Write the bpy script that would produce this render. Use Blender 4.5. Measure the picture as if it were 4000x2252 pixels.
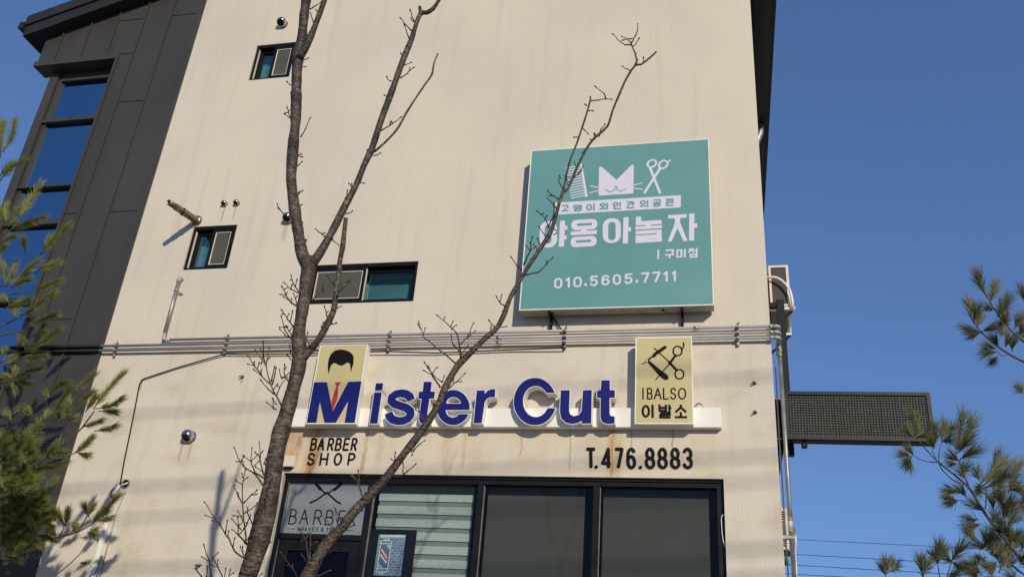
import bpy, math, random
import numpy as np
from mathutils import Vector, Matrix
from mathutils.geometry import tessellate_polygon
for o in list(bpy.data.objects): bpy.data.objects.remove(o)
scene = bpy.context.scene
C = scene.collection
# ------------------------------------------------------------------ camera
FPX = 3534.55                      # focal length in photo pixels (photo 4000 x 2252)
YAW, PITCH, ROLL = math.radians(-14.306), math.radians(26.666), math.radians(4.643)
CAM = Vector((0.0, -9.0, 1.6))     # front wall is the plane y = 0, street level z = 0
_f = Vector((math.sin(YAW)*math.cos(PITCH), math.cos(YAW)*math.cos(PITCH), math.sin(PITCH)))
_r0 = Vector((math.cos(YAW), -math.sin(YAW), 0)); _u0 = _r0.cross(_f)
_r = _r0*math.cos(ROLL) + _u0*math.sin(ROLL); _u = -_r0*math.sin(ROLL) + _u0*math.cos(ROLL)
cd = bpy.data.cameras.new('camera'); cam = bpy.data.objects.new('camera', cd); C.objects.link(cam)
cd.sensor_fit = 'HORIZONTAL'; cd.sensor_width = 36.0; cd.lens = 36.0*FPX/4000.0
cd.clip_start = 0.05; cd.clip_end = 3000
M = Matrix((( _r.x, _u.x, -_f.x, CAM.x), (_r.y, _u.y, -_f.y, CAM.y), (_r.z, _u.z, -_f.z, CAM.z), (0, 0, 0, 1)))
cam.matrix_world = M
scene.camera = cam
scene.render.resolution_x, scene.render.resolution_y = 1024, 576
# ------------------------------------------------------------------ sky, sun, exposure
SA, SB = 0.57, 0.50                # sun stands towards (SA, -1, SB)
sun_el = math.atan2(SB, math.hypot(SA, 1)); sun_az = math.atan2(SA, -1)
w = bpy.data.worlds.new('World'); scene.world = w; w.use_nodes = True
nt = w.node_tree; nt.nodes.clear()
sky = nt.nodes.new('ShaderNodeTexSky'); sky.sky_type = 'NISHITA'; sky.sun_disc = False
sky.sun_elevation = sun_el; sky.sun_rotation = sun_az
sky.air_density = 1.0; sky.dust_density = 0.3; sky.ozone_density = 8.0; sky.altitude = 500
bg = nt.nodes.new('ShaderNodeBackground'); bg.inputs['Strength'].default_value = 0.15
ow = nt.nodes.new('ShaderNodeOutputWorld')
gm = nt.nodes.new('ShaderNodeGamma'); gm.inputs[1].default_value = 0.62      # the camera's softer sky contrast
tn = nt.nodes.new('ShaderNodeMix'); tn.data_type = 'RGBA'; tn.blend_type = 'MULTIPLY'; tn.inputs[0].default_value = 1.0; tn.inputs[7].default_value = (0.91, 1.05, 1.38, 1)
nt.links.new(sky.outputs[0], gm.inputs[0]); nt.links.new(gm.outputs[0], tn.inputs[6]); nt.links.new(tn.outputs[2], bg.inputs[0]); nt.links.new(bg.outputs[0], ow.inputs[0])
sd = bpy.data.lights.new('sun', 'SUN'); sd.energy = 3.4; sd.angle = math.radians(0.53); sd.color = (1.0, 0.90, 0.70)
so = bpy.data.objects.new('sun', sd); C.objects.link(so)
so.rotation_euler = Vector((-SA, 1, -SB)).to_track_quat('-Z', 'Y').to_euler(); so.location = (8, -14, 12)
scene.view_settings.view_transform = 'Standard'; scene.view_settings.look = 'None'
scene.view_settings.exposure = 0.0; scene.view_settings.gamma = 1.0; scene.view_settings.use_curve_mapping = False
scene.render.engine = 'CYCLES'
scene.cycles.max_bounces = 8; scene.cycles.transparent_max_bounces = 16
# ------------------------------------------------------------------ photo pixel -> place
def ray(p): return _f + _r*((p[0]-2000)/FPX) + _u*((1126-p[1])/FPX)
def onY(p, Y=0.0):
    d = ray(p); return CAM + d*((Y-CAM.y)/d.y)
def onX(p, X):
    d = ray(p); return CAM + d*((X-CAM.x)/d.x)
def dep(P): return (P-CAM).dot(_f)
def reg(ox, oy, s): return lambda x, y: (ox+x/s, oy+y/s)
A1, A2, A3 = reg(0,0,2.575), reg(1000,0,2.575), reg(2000,0,2.575)
B1, B2, B3 = reg(0,563,2.575), reg(1000,563,2.575), reg(2000,500,2.575)
C1, C2, C3 = reg(0,1126,2.575), reg(1000,1126,2.575), reg(2000,1200,2.575)
D1, D2, D3, D4 = reg(0,1689,2.575), reg(1000,1689,2.575), reg(2000,1689,2.575), reg(3000,1689,2.575)
TT = reg(2100,550,3.6257); PH = reg(2000,950,3.22); FU = reg(0,0,0.64375)
WN = reg(1080,1840,3.52); PO = reg(1440,2040,5.6); AC7 = reg(2900,900,2.339); LD = reg(3000,1480,3.68)
# ------------------------------------------------------------------ things, parts, meshes
ROOT = {}
def thing(name, label, cat, loc, group=None):
    o = bpy.data.objects.new(name, None); C.objects.link(o); o.location = loc; o.empty_display_size = 0.1
    o['label'] = label; o['category'] = cat
    if group: o['group'] = group
    ROOT[o.name] = Vector(loc); return o
def tag(o, label, cat, group=None):
    o['label'] = label; o['category'] = cat
    if group: o['group'] = group
    return o
class MB:
    def __init__(s): s.v = []; s.f = []; s.m = []; s.sm = []
    def add(s, vs, fs, mi=0, smooth=False):
        b = len(s.v); s.v += [tuple(v) for v in vs]
        for f in fs: s.f.append(tuple(i+b for i in f)); s.m.append(mi); s.sm.append(smooth)
        return s
    def box(s, x0, x1, y0, y1, z0, z1, mi=0):
        vs = [(x,y,z) for z in (z0,z1) for y in (y0,y1) for x in (x0,x1)]
        return s.add(vs, [(0,2,3,1),(4,5,7,6),(0,1,5,4),(1,3,7,5),(3,2,6,7),(2,0,4,6)], mi)
    def bbox(s, x0, x1, y0, y1, z0, z1, b=0.006, mi=0):
        """box with chamfered long edges on all 12 edges (24 vertices)"""
        b = min(b, (x1-x0)*.45, (y1-y0)*.45, (z1-z0)*.45)
        X=(x0,x1); Y=(y0,y1); Z=(z0,z1); vs=[]; idx={}
        for i in (0,1):
            for j in (0,1):
                for k in (0,1):
                    sx, sy, sz = (b if i==0 else -b), (b if j==0 else -b), (b if k==0 else -b)
                    for a, p in enumerate(((X[i],Y[j]+sy,Z[k]+sz),(X[i]+sx,Y[j],Z[k]+sz),(X[i]+sx,Y[j]+sy,Z[k]))):
                        idx[i,j,k,a]=len(vs); vs.append(p)
        F=[]
        for i in (0,1):
            q=[idx[i,0,0,0],idx[i,1,0,0],idx[i,1,1,0],idx[i,0,1,0]]; F.append(tuple(q if i else q[::-1]))
            q=[idx[0,i,0,1],idx[0,i,1,1],idx[1,i,1,1],idx[1,i,0,1]]; F.append(tuple(q if i else q[::-1]))
            q=[idx[0,0,i,2],idx[1,0,i,2],idx[1,1,i,2],idx[0,1,i,2]]; F.append(tuple(q if i else q[::-1]))
        for i in (0,1):
            for j in (0,1):
                q=[idx[i,j,0,0],idx[i,j,1,0],idx[i,j,1,1],idx[i,j,0,1]]; F.append(tuple(q if i!=j else q[::-1]))
                q=[idx[i,0,j,2],idx[i,1,j,2],idx[i,1,j,0],idx[i,0,j,0]]; F.append(tuple(q if i!=j else q[::-1]))
                q=[idx[0,i,j,1],idx[1,i,j,1],idx[1,i,j,2],idx[0,i,j,2]]; F.append(tuple(q if i!=j else q[::-1]))
        for i in (0,1):
            for j in (0,1):
                for k in (0,1):
                    q=(idx[i,j,k,0],idx[i,j,k,1],idx[i,j,k,2]); F.append(q if (i+j+k)%2 else q[::-1])
        return s.add(vs, F, mi)
    def tube(s, pts, rad, n=8, mi=0, cap=True, smooth=True):
        pts = [Vector(p) for p in pts]
        if not hasattr(rad, '__len__'): rad = [rad]*len(pts)
        vs, fs = [], []; prev = None
        for i, p in enumerate(pts):
            t = (pts[min(i+1,len(pts)-1)]-pts[max(i-1,0)])
            if t.length < 1e-9: t = Vector((0,0,1))
            t.normalize()
            if prev is None:
                a = t.cross(Vector((0,0,1)));
                if a.length < .1: a = t.cross(Vector((1,0,0)))
            else: a = prev - t*prev.dot(t)
            a.normalize(); prev = a; b = t.cross(a)
            for k in range(n):
                th = 2*math.pi*k/n; vs.append(p+(a*math.cos(th)+b*math.sin(th))*rad[i])
        for i in range(len(pts)-1):
            for k in range(n):
                k2=(k+1)%n; fs.append((i*n+k, i*n+k2, (i+1)*n+k2, (i+1)*n+k))
        s.add(vs, fs, mi, smooth)
        if cap:
            b = len(s.v)-len(vs)
            s.f.append(tuple(b+k for k in range(n))[::-1]); s.m.append(mi); s.sm.append(False)
            e = b+(len(pts)-1)*n; s.f.append(tuple(e+k for k in range(n))); s.m.append(mi); s.sm.append(False)
        return s
    def lathe(s, o, axis, prof, n=20, mi=0, smooth=True):
        """prof: list of (distance along axis, radius)"""
        axis = Vector(axis).normalized(); a = axis.cross(Vector((0,0,1)))
        if a.length < .1: a = axis.cross(Vector((1,0,0)))
        a.normalize(); b = axis.cross(a); o = Vector(o); vs=[]; fs=[]
        for (d, r) in prof:
            for k in range(n):
                th=2*math.pi*k/n; vs.append(o+axis*d+(a*math.cos(th)+b*math.sin(th))*r)
        for i in range(len(prof)-1):
            for k in range(n):
                k2=(k+1)%n; fs.append((i*n+k,i*n+k2,(i+1)*n+k2,(i+1)*n+k))
        return s.add(vs, fs, mi, smooth)
    def build(s, name, mats, parent=None, origin=None, kind=None, label=None):
        if not isinstance(mats, (list,tuple)): mats=[mats]
        if parent is not None: org = ROOT[parent.name]
        else: org = Vector(origin) if origin is not None else Vector((0,0,0))
        me = bpy.data.meshes.new(name)
        me.from_pydata([(v[0]-org.x, v[1]-org.y, v[2]-org.z) for v in s.v], [], s.f)
        for mm in mats: me.materials.append(mm)
        me.polygons.foreach_set('material_index', s.m); me.polygons.foreach_set('use_smooth', s.sm); me.update()
        o = bpy.data.objects.new(name, me); C.objects.link(o)
        if parent is not None: o.parent = parent
        else: o.location = org
        ROOT[o.name] = org
        if kind: o['kind'] = kind
        if label: o['label'] = label
        return o
def struct(name, mb, mats, origin=(0,0,0), kind='structure'): return mb.build(name, mats, None, origin, kind)
# ------------------------------------------------------------------ materials
def ramp(n, cols):
    r = n.new('ShaderNodeValToRGB'); e = r.color_ramp.elements
    while len(e) < len(cols): e.new(0.5)
    for k,(p,c) in enumerate(cols): e[k].position = p; e[k].color = (c[0],c[1],c[2],1)
    return r
def mat(name, col, rough=0.6, metal=0.0, var=0.12, scale=8.0, bump=0.0, bscale=60.0, spec=0.5, stretch=None, col2=None, trans=0.0):
    m = bpy.data.materials.new(name); m.use_nodes = True; t = m.node_tree; n = t.nodes; L = t.links
    p = n['Principled BSDF']; p.inputs['Roughness'].default_value = rough; p.inputs['Metallic'].default_value = metal
    p.inputs['Specular IOR Level'].default_value = spec
    tc = n.new('ShaderNodeTexCoord'); mp = n.new('ShaderNodeMapping'); L.new(tc.outputs['Object'], mp.inputs[0])
    if stretch: mp.inputs['Scale'].default_value = stretch
    nz = n.new('ShaderNodeTexNoise'); nz.inputs['Scale'].default_value = scale; nz.inputs['Detail'].default_value = 5
    L.new(mp.outputs[0], nz.inputs['Vector'])
    c = Vector(col); d = Vector(col2) if col2 else c*(1-var)
    r = ramp(n, [(0.3, d), (0.7, c*(1+var*0.5) if not col2 else c)]); L.new(nz.outputs[0], r.inputs[0]); L.new(r.outputs[0], p.inputs['Base Color'])
    rr = n.new('ShaderNodeMapRange'); rr.inputs['To Min'].default_value = max(0.0, rough*0.85); rr.inputs['To Max'].default_value = min(1, rough*1.15)
    L.new(nz.outputs[0], rr.inputs[0]); L.new(rr.outputs[0], p.inputs['Roughness'])
    if bump > 0:
        b = n.new('ShaderNodeTexNoise'); b.inputs['Scale'].default_value = bscale; b.inputs['Detail'].default_value = 4
        L.new(mp.outputs[0], b.inputs['Vector'])
        bp = n.new('ShaderNodeBump'); bp.inputs['Strength'].default_value = bump; bp.inputs['Distance'].default_value = 0.01
        L.new(b.outputs[0], bp.inputs['Height']); L.new(bp.outputs[0], p.inputs['Normal'])
    return m
def glass(name, tint, refl=1.0, rough=0.0, ior=1.5, gcol=(1,1,1)):
    m = bpy.data.materials.new(name); m.use_nodes = True; t = m.node_tree; n = t.nodes; L = t.links; n.clear()
    o = n.new('ShaderNodeOutputMaterial'); mx = n.new('ShaderNodeMixShader'); tr = n.new('ShaderNodeBsdfTransparent'); g = n.new('ShaderNodeBsdfGlossy')
    tr.inputs[0].default_value = (*tint,1); g.inputs['Roughness'].default_value = rough; g.inputs['Color'].default_value = (*gcol,1)
    fr = n.new('ShaderNodeFresnel'); fr.inputs[0].default_value = ior
    mu = n.new('ShaderNodeMath'); mu.operation = 'MULTIPLY'; mu.inputs[1].default_value = refl; mu.use_clamp = True
    tc = n.new('ShaderNodeTexCoord'); nz = n.new('ShaderNodeTexNoise'); nz.inputs['Scale'].default_value = 1.7
    bp = n.new('ShaderNodeBump'); bp.inputs['Strength'].default_value = 0.02; bp.inputs['Distance'].default_value = 0.05
    L.new(tc.outputs['Object'], nz.inputs['Vector']); L.new(nz.outputs[0], bp.inputs['Height']); L.new(bp.outputs[0], g.inputs['Normal'])
    L.new(fr.outputs[0], mu.inputs[0]); L.new(mu.outputs[0], mx.inputs[0]); L.new(tr.outputs[0], mx.inputs[1]); L.new(g.outputs[0], mx.inputs[2]); L.new(mx.outputs[0], o.inputs[0])
    return m
MT = {}
MT['frame'] = mat('black_powder_coat', (0.0075,0.0075,0.009), 0.45, 0, 0.3, 6, 0.02, 300, spec=0.22)
MT['clad'] = mat('charcoal_sheet_metal', (0.054,0.0485,0.044), 0.50, 0.10, 0.15, 2.5, 0.03, 40, stretch=(1,1,.25))
MT['roof'] = mat('dark_roof_metal', (0.028,0.028,0.030), 0.5, 0.1, 0.2, 3, spec=0.3)
MT['white'] = mat('white_sign_paint', (0.80,0.78,0.72), 0.45, 0, 0.05, 4)
MT['gasket'] = mat('pale_gasket', (0.75,0.68,0.56), 0.6)
MT['steel'] = mat('stainless_steel', (0.55,0.52,0.48), 0.16, 1.0, 0.1, 6)
MT['galv'] = mat('galvanised_steel', (0.36,0.345,0.33), 0.45, 0.6, 0.2, 14)
MT['flue'] = mat('weathered_flue_steel', (0.24,0.21,0.18), 0.38, 0.8, 0.3, 20)
MT['conduit'] = mat('grey_conduit', (0.40,0.39,0.40), 0.42, 0.1, 0.15, 9, stretch=(.4,4,4))
MT['rubber'] = mat('black_rubber', (0.008,0.008,0.008), 0.55, spec=0.2)
MT['screen'] = mat('insect_screen', (0.072,0.070,0.056), 0.75, 0, 0.15, 3, 0.05, 900)
MT['glass_teal'] = glass('teal_tinted_glass', (0.60,0.77,0.77), 0.5)
MT['glass_clear'] = glass('clear_shop_glass', (0.90,0.93,0.92), 0.22)
MT['glass_door'] = glass('dark_door_glass', (0.25,0.26,0.28), 0.35)
MT['inner_white'] = mat('inner_sash_white', (0.75,0.75,0.72), 0.5)
MT['room'] = mat('room_plaster', (0.32,0.31,0.29), 0.8)
MT['teal'] = mat('teal_sign_face', (0.121,0.302,0.300), 0.38, 0, 0.07, 1.6, 0.12, 1.4)
MT['lilac'] = mat('pale_vinyl', (0.66,0.63,0.72), 0.5, 0, 0.02)
MT['signside'] = mat('aged_aluminium_side', (0.42,0.38,0.30), 0.5, 0.15, 0.25, 7, stretch=(1,1,1))
MT['gold'] = mat('beige_sign_face', (0.555,0.47,0.235), 0.5, 0, 0.07, 2.2)
MT['navy'] = mat('navy_acrylic', (0.011,0.014,0.155), 0.45, 0, 0.1, 5, spec=0.2)
MT['ink'] = mat('black_vinyl', (0.006,0.006,0.0075), 0.6, spec=0.15)
MT['red'] = mat('red_vinyl', (0.40,0.025,0.035), 0.5)
MT['blindwhite'] = mat('zebra_blind_fabric', (0.47,0.51,0.485), 0.9, 0, 0.16, 30, 0.1, 200)
MT['sheer'] = mat('sheer_grey_fabric', (0.235,0.24,0.245), 0.9, 0, 0.08, 20)
MT['blinddark'] = mat('dark_roller_fabric', (0.073,0.067,0.058), 0.85, 0, 0.1, 3, 0.04, 500)
MT['frost'] = mat('frosted_film', (0.215,0.235,0.245), 0.12, 0, 0.12, 3, spec=0.6)
MT['frost_inner'] = mat('frosted_inner_pane', (0.36,0.39,0.40), 0.4, 0, 0.2, 3)
MT['acbody'] = mat('cream_ac_body', (0.66,0.58,0.47), 0.5, 0, 0.06)
MT['acdark'] = mat('dark_fin_coil', (0.035,0.028,0.022), 0.6, 0, 0.3, 60)
MT['acunder'] = mat('grey_brown_underside', (0.22,0.20,0.17), 0.7)  # a darker grey-brown than the unit's casing
MT['hose'] = mat('white_pipe_wrap', (0.72,0.74,0.74), 0.5)
MT['led_hood'] = mat('grey_led_hood', (0.26,0.26,0.245), 0.55, 0, 0.5, 40)
MT['led_lens'] = mat('led_lens', (0.27,0.27,0.25), 0.35, 0, 0.5, 60)
MT['led_face'] = mat('black_led_mask', (0.008,0.008,0.008), 0.6)
def needle_mat(name, c1, c2, back):
    m = mat(name, c1, 0.5, 0, 0.1, 4.0, col2=c2, spec=0.35); t = m.node_tree; n = t.nodes; L = t.links; p = n['Principled BSDF']
    out = n['Material Output']; tr = n.new('ShaderNodeBsdfTranslucent'); mx = n.new('ShaderNodeMixShader'); mx.inputs[0].default_value = 0.35
    tr.inputs[0].default_value = (*back,1); L.new(p.outputs[0], mx.inputs[1]); L.new(tr.outputs[0], mx.inputs[2]); L.new(mx.outputs[0], out.inputs[0]); return m
MT['needle'] = needle_mat('pine_needles', (0.33,0.33,0.095), (0.145,0.168,0.060), (0.33,0.35,0.09))
MT['needle2'] = needle_mat('long_pine_needles', (0.25,0.24,0.095), (0.115,0.128,0.062), (0.24,0.25,0.08))
MT['pinebark'] = mat('pine_bark', (0.10,0.075,0.05), 0.8, 0, 0.3, 20, 0.3, 80)
MT['asphalt'] = mat('asphalt', (0.05,0.05,0.05), 0.85, 0, 0.2, 3, 0.3, 120)
MT['paving'] = mat('concrete_paving', (0.30,0.28,0.25), 0.85, 0, 0.15, 2, 0.2, 60)
MT['soil'] = mat('dry_grass_soil', (0.16,0.12,0.07), 0.9, 0, 0.4, 4, 0.4, 50)
MT['orange'] = mat('orange_tape', (0.75,0.33,0.02), 0.5)
MT['concrete_pole'] = mat('concrete_pole', (0.33,0.32,0.30), 0.8, 0, 0.1)
def blue_glass():
    m = bpy.data.materials.new('blue_reflective_glass'); m.use_nodes = True; t = m.node_tree; n = t.nodes; L = t.links
    p = n['Principled BSDF']; p.inputs['Metallic'].default_value = 1.0; p.inputs['Roughness'].default_value = 0.015
    tc = n.new('ShaderNodeTexCoord'); nz = n.new('ShaderNodeTexNoise'); nz.inputs['Scale'].default_value = 0.9
    L.new(tc.outputs['Object'], nz.inputs['Vector'])
    r = ramp(n, [(0.3,(0.20,0.33,0.46)),(0.7,(0.225,0.36,0.49))]); L.new(nz.outputs[0], r.inputs[0]); L.new(r.outputs[0], p.inputs['Base Color'])
    bp = n.new('ShaderNodeBump'); bp.inputs['Strength'].default_value = 0.03; bp.inputs['Distance'].default_value = 0.1
    L.new(nz.outputs[0], bp.inputs['Height']); L.new(bp.outputs[0], p.inputs['Normal'])
    return m
MT['glass_blue'] = blue_glass()
def bark():
    m = bpy.data.materials.new('cherry_bark'); m.use_nodes = True; t = m.node_tree; n = t.nodes; L = t.links; p = n['Principled BSDF']
    tc = n.new('ShaderNodeTexCoord')
    def nz(sc, scale, det=4):
        mp = n.new('ShaderNodeMapping'); mp.inputs['Scale'].default_value = sc; L.new(tc.outputs['Object'], mp.inputs[0])
        x = n.new('ShaderNodeTexNoise'); x.inputs['Scale'].default_value = scale; x.inputs['Detail'].default_value = det; L.new(mp.outputs[0], x.inputs['Vector']); return x
    a = nz((1,1,2.0), 24, 8); b = nz((1,1,1.3), 6, 4); c = nz((.8,.8,6), 24, 3)
    a.inputs['Distortion'].default_value = 1.2; b.inputs['Distortion'].default_value = .6
    r1 = ramp(n, [(0.36,(0.026,0.018,0.012)),(0.50,(0.080,0.058,0.040)),(0.66,(0.175,0.138,0.098))]); L.new(a.outputs[0], r1.inputs[0])
    r2 = ramp(n, [(0.38,(0.50,0.45,0.40)),(0.64,(1,1,1))]); L.new(b.outputs[0], r2.inputs[0])
    mx = n.new('ShaderNodeMix'); mx.data_type='RGBA'; mx.blend_type='MULTIPLY'; mx.inputs[0].default_value = 1
    L.new(r1.outputs[0], mx.inputs[6]); L.new(r2.outputs[0], mx.inputs[7])
    r3 = ramp(n, [(0.62,(0,0,0)),(0.68,(1,1,1))]); L.new(c.outputs[0], r3.inputs[0])
    mx2 = n.new('ShaderNodeMix'); mx2.data_type='RGBA'; mx2.inputs[7].default_value = (0.30,0.25,0.19,1)
    mu = n.new('ShaderNodeMath'); mu.operation='MULTIPLY'; mu.inputs[1].default_value=0.45; L.new(r3.outputs[0], mu.inputs[0]); L.new(mu.outputs[0], mx2.inputs[0])
    L.new(mx.outputs[2], mx2.inputs[6]); L.new(mx2.outputs[2], p.inputs['Base Color'])
    p.inputs['Roughness'].default_value = 0.6
    bp = n.new('ShaderNodeBump'); bp.inputs['Strength'].default_value = 0.8; bp.inputs['Distance'].default_value = 0.015
    L.new(a.outputs[0], bp.inputs['Height']); L.new(bp.outputs[0], p.inputs['Normal'])
    return m
MT['bark'] = bark()
MT['twig'] = mat('twig_bark', (0.075,0.050,0.036), 0.6, 0, 0.3, 40)
def wx(p): return onY(p).x
def stucco():
    m = bpy.data.materials.new('cream_stucco'); m.use_nodes = True; t = m.node_tree; n = t.nodes; L = t.links; p = n['Principled BSDF']
    p.inputs['Roughness'].default_value = 0.72; p.inputs['Specular IOR Level'].default_value = 0.4
    g = n.new('ShaderNodeNewGeometry'); sx = n.new('ShaderNodeSeparateXYZ'); L.new(g.outputs['Position'], sx.inputs[0])
    def nz(sc, scale, det=4):
        mp = n.new('ShaderNodeMapping'); mp.inputs['Scale'].default_value = sc; L.new(g.outputs['Position'], mp.inputs[0])
        x = n.new('ShaderNodeTexNoise'); x.inputs['Scale'].default_value = scale; x.inputs['Detail'].default_value = det; L.new(mp.outputs[0], x.inputs['Vector']); return x.outputs[0]
    def math_(op, a, b=None, clamp=False):
        q = n.new('ShaderNodeMath'); q.operation = op; q.use_clamp = clamp
        for k, v in enumerate((a, b)):
            if v is None: continue
            if isinstance(v, (int, float)): q.inputs[k].default_value = v
            else: L.new(v, q.inputs[k])
        return q.outputs[0]
    def maprange(v, a, b, c, d, smooth=True):
        q = n.new('ShaderNodeMapRange'); q.interpolation_type = 'SMOOTHSTEP' if smooth else 'LINEAR'
        L.new(v, q.inputs[0])
        for k, val in enumerate((a,b,c,d)): q.inputs[k+1].default_value = val
        return q.outputs[0]
    def mix(fac, a, b, mode='MIX'):
        q = n.new('ShaderNodeMix'); q.data_type = 'RGBA'; q.blend_type = mode
        if isinstance(fac, (int,float)): q.inputs[0].default_value = fac
        else: L.new(fac, q.inputs[0])
        for k, v in ((6,a),(7,b)):
            if isinstance(v, tuple): q.inputs[k].default_value = (*v,1)
            else: L.new(v, q.inputs[k])
        return q.outputs[2]
    big = nz((1,1,1), 0.7, 3); streak = nz((5,5,0.35), 1.4, 4); fine = nz((1,1,1), 55, 3); blot = nz((1,1,1.3), 2.6, 5)
    col = mix(maprange(big, .35, .65, 0, 1), (0.640,0.576,0.482), (0.590,0.528,0.446))
    col = mix(math_('MULTIPLY', maprange(streak, .50, .78, 0, 1), 0.30), col, (0.40,0.345,0.295))
    col = mix(math_('MULTIPLY', maprange(fine, .35, .7, 0, 1), 0.30), col, (0.70,0.63,0.53))
    # grime blotches on the lower wall, under the pipe run
    low = maprange(sx.outputs[2], 6.1, 5.0, 0, 1)
    col = mix(math_('MULTIPLY', math_('MULTIPLY', low, maprange(blot, .48, .72, 0, 1)), 0.34), col, (0.42,0.325,0.215))
    # a broad yellowed rain-wash below the sign bar
    ww = math_('MULTIPLY', maprange(sx.outputs[2], 4.62, 4.50, 0, 1), maprange(sx.outputs[0], -5.3, -4.6, 0, 1))
    ww = math_('MULTIPLY', math_('MULTIPLY', ww, maprange(sx.outputs[0], .35, -.1, 0, 1)), maprange(sx.outputs[2], 3.9, 4.1, 0, 1))
    col = mix(math_('MULTIPLY', math_('MULTIPLY', ww, maprange(nz((4,4,.8), 1.8, 4), .35, .65, .15, 1)), 0.32), col, (0.62,0.49,0.29))
    # rust and dirt runs with places of their own
    wob = math_('MULTIPLY', math_('SUBTRACT', nz((.5,.5,3), 3, 2), 0.5), 0.06)
    brk = maprange(nz((9,9,2.2), 2.2, 4), .30, .58, .35, 1)
    def run(x0, wdt, z0, z1, amt):
        d = math_('ABSOLUTE', math_('SUBTRACT', math_('ADD', sx.outputs[0], wob), x0))
        a = maprange(d, wdt*.3, wdt, amt, 0)
        a = math_('MULTIPLY', a, maprange(sx.outputs[2], z1, z1-0.03, 0, 1))
        return math_('MULTIPLY', a, maprange(sx.outputs[2], z0, z0+0.25*(z1-z0)+.01, 0, 1))
    zt = onY(D2(600,0)).z + 0.12; zb = onY(D2(600,410)).z
    rust = None
    for (q, wd, am, a, b) in [(D2(590,150),.065,1.0,zb-.1,zt),(D2(545,330),.085,1.0,zb-.1,zt-.25),(D2(600,100),.17,.6,zb-.1,zt),(D2(1095,150),.035,.6,zb-.1,zt),(D2(1240,150),.06,.22,zb,zt),(D2(2090,150),.03,.35,zb,zt),(D3(1008,150),.028,1.0,zb-.1,zt),(D3(1020,150),.11,.5,zb-.1,zt),(D2(360,150),.18,.6,zb,zt),(D2(1930,100),.09,.25,zb,zt),(D3(95,80),.02,.4,zb+.15,zt)]:
        r_ = run(wx(q), wd, a, b, am); rust = r_ if rust is None else math_('MAXIMUM', rust, r_)
    col = mix(math_('MULTIPLY', rust, brk), col, (0.42,0.20,0.055))
    drip = None
    for (q, wd, am, a, b) in [(D3(580,200),.012,.5,zb,zt),(D3(1197,100),.012,.5,zb+.25,zt),(D3(1617,100),.012,.7,zb+.25,zt),(B1(2238,700),.014,.6,onY(B1(2220,805)).z,onY(B1(2250,615)).z),(B1(2355,700),.014,.5,onY(B1(2340,790)).z,onY(B1(2365,610)).z),(D1(1815,200),.02,.5,onY(D1(1790,320)).z,onY(D1(1850,90)).z),(D1(1905,200),.02,.45,onY(D1(1880,300)).z,onY(D1(1905,90)).z),(B2(285,900),.05,.35,onY(B2(270,1000)).z,onY(B2(300,780)).z),(D2(440,80),.05,.5,onY(D2(440,170)).z,onY(D2(440,20)).z),(C1(2440,900),.02,.6,onY(C1(2430,980)).z,onY(C1(2440,850)).z),(C1(1420,950),.02,.5,onY(C1(1410,1050)).z,onY(C1(1420,910)).z)]:
        r_ = run(wx(q), wd, a, b, am); drip = r_ if drip is None else math_('MAXIMUM', drip, r_)
    col = mix(drip, col, (0.24,0.18,0.13))
    h = math_('ADD', math_('MULTIPLY', nz((1,1,1), 48, 3), 1.0), math_('MULTIPLY', nz((1,1,1), 120, 2), 0.5))
    glint = maprange(nz((1,1,1), 70, 1), .66, .72, 0, .5)  # highlights on the stucco bumps, put into the colour as pale flecks
    L.new(mix(glint, col, (0.78,0.73,0.64)), p.inputs['Base Color'])
    bp = n.new('ShaderNodeBump'); bp.inputs['Strength'].default_value = 0.42; bp.inputs['Distance'].default_value = 0.010
    L.new(h, bp.inputs['Height']); L.new(bp.outputs[0], p.inputs['Normal'])
    return m
MT['stucco'] = stucco()
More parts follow.
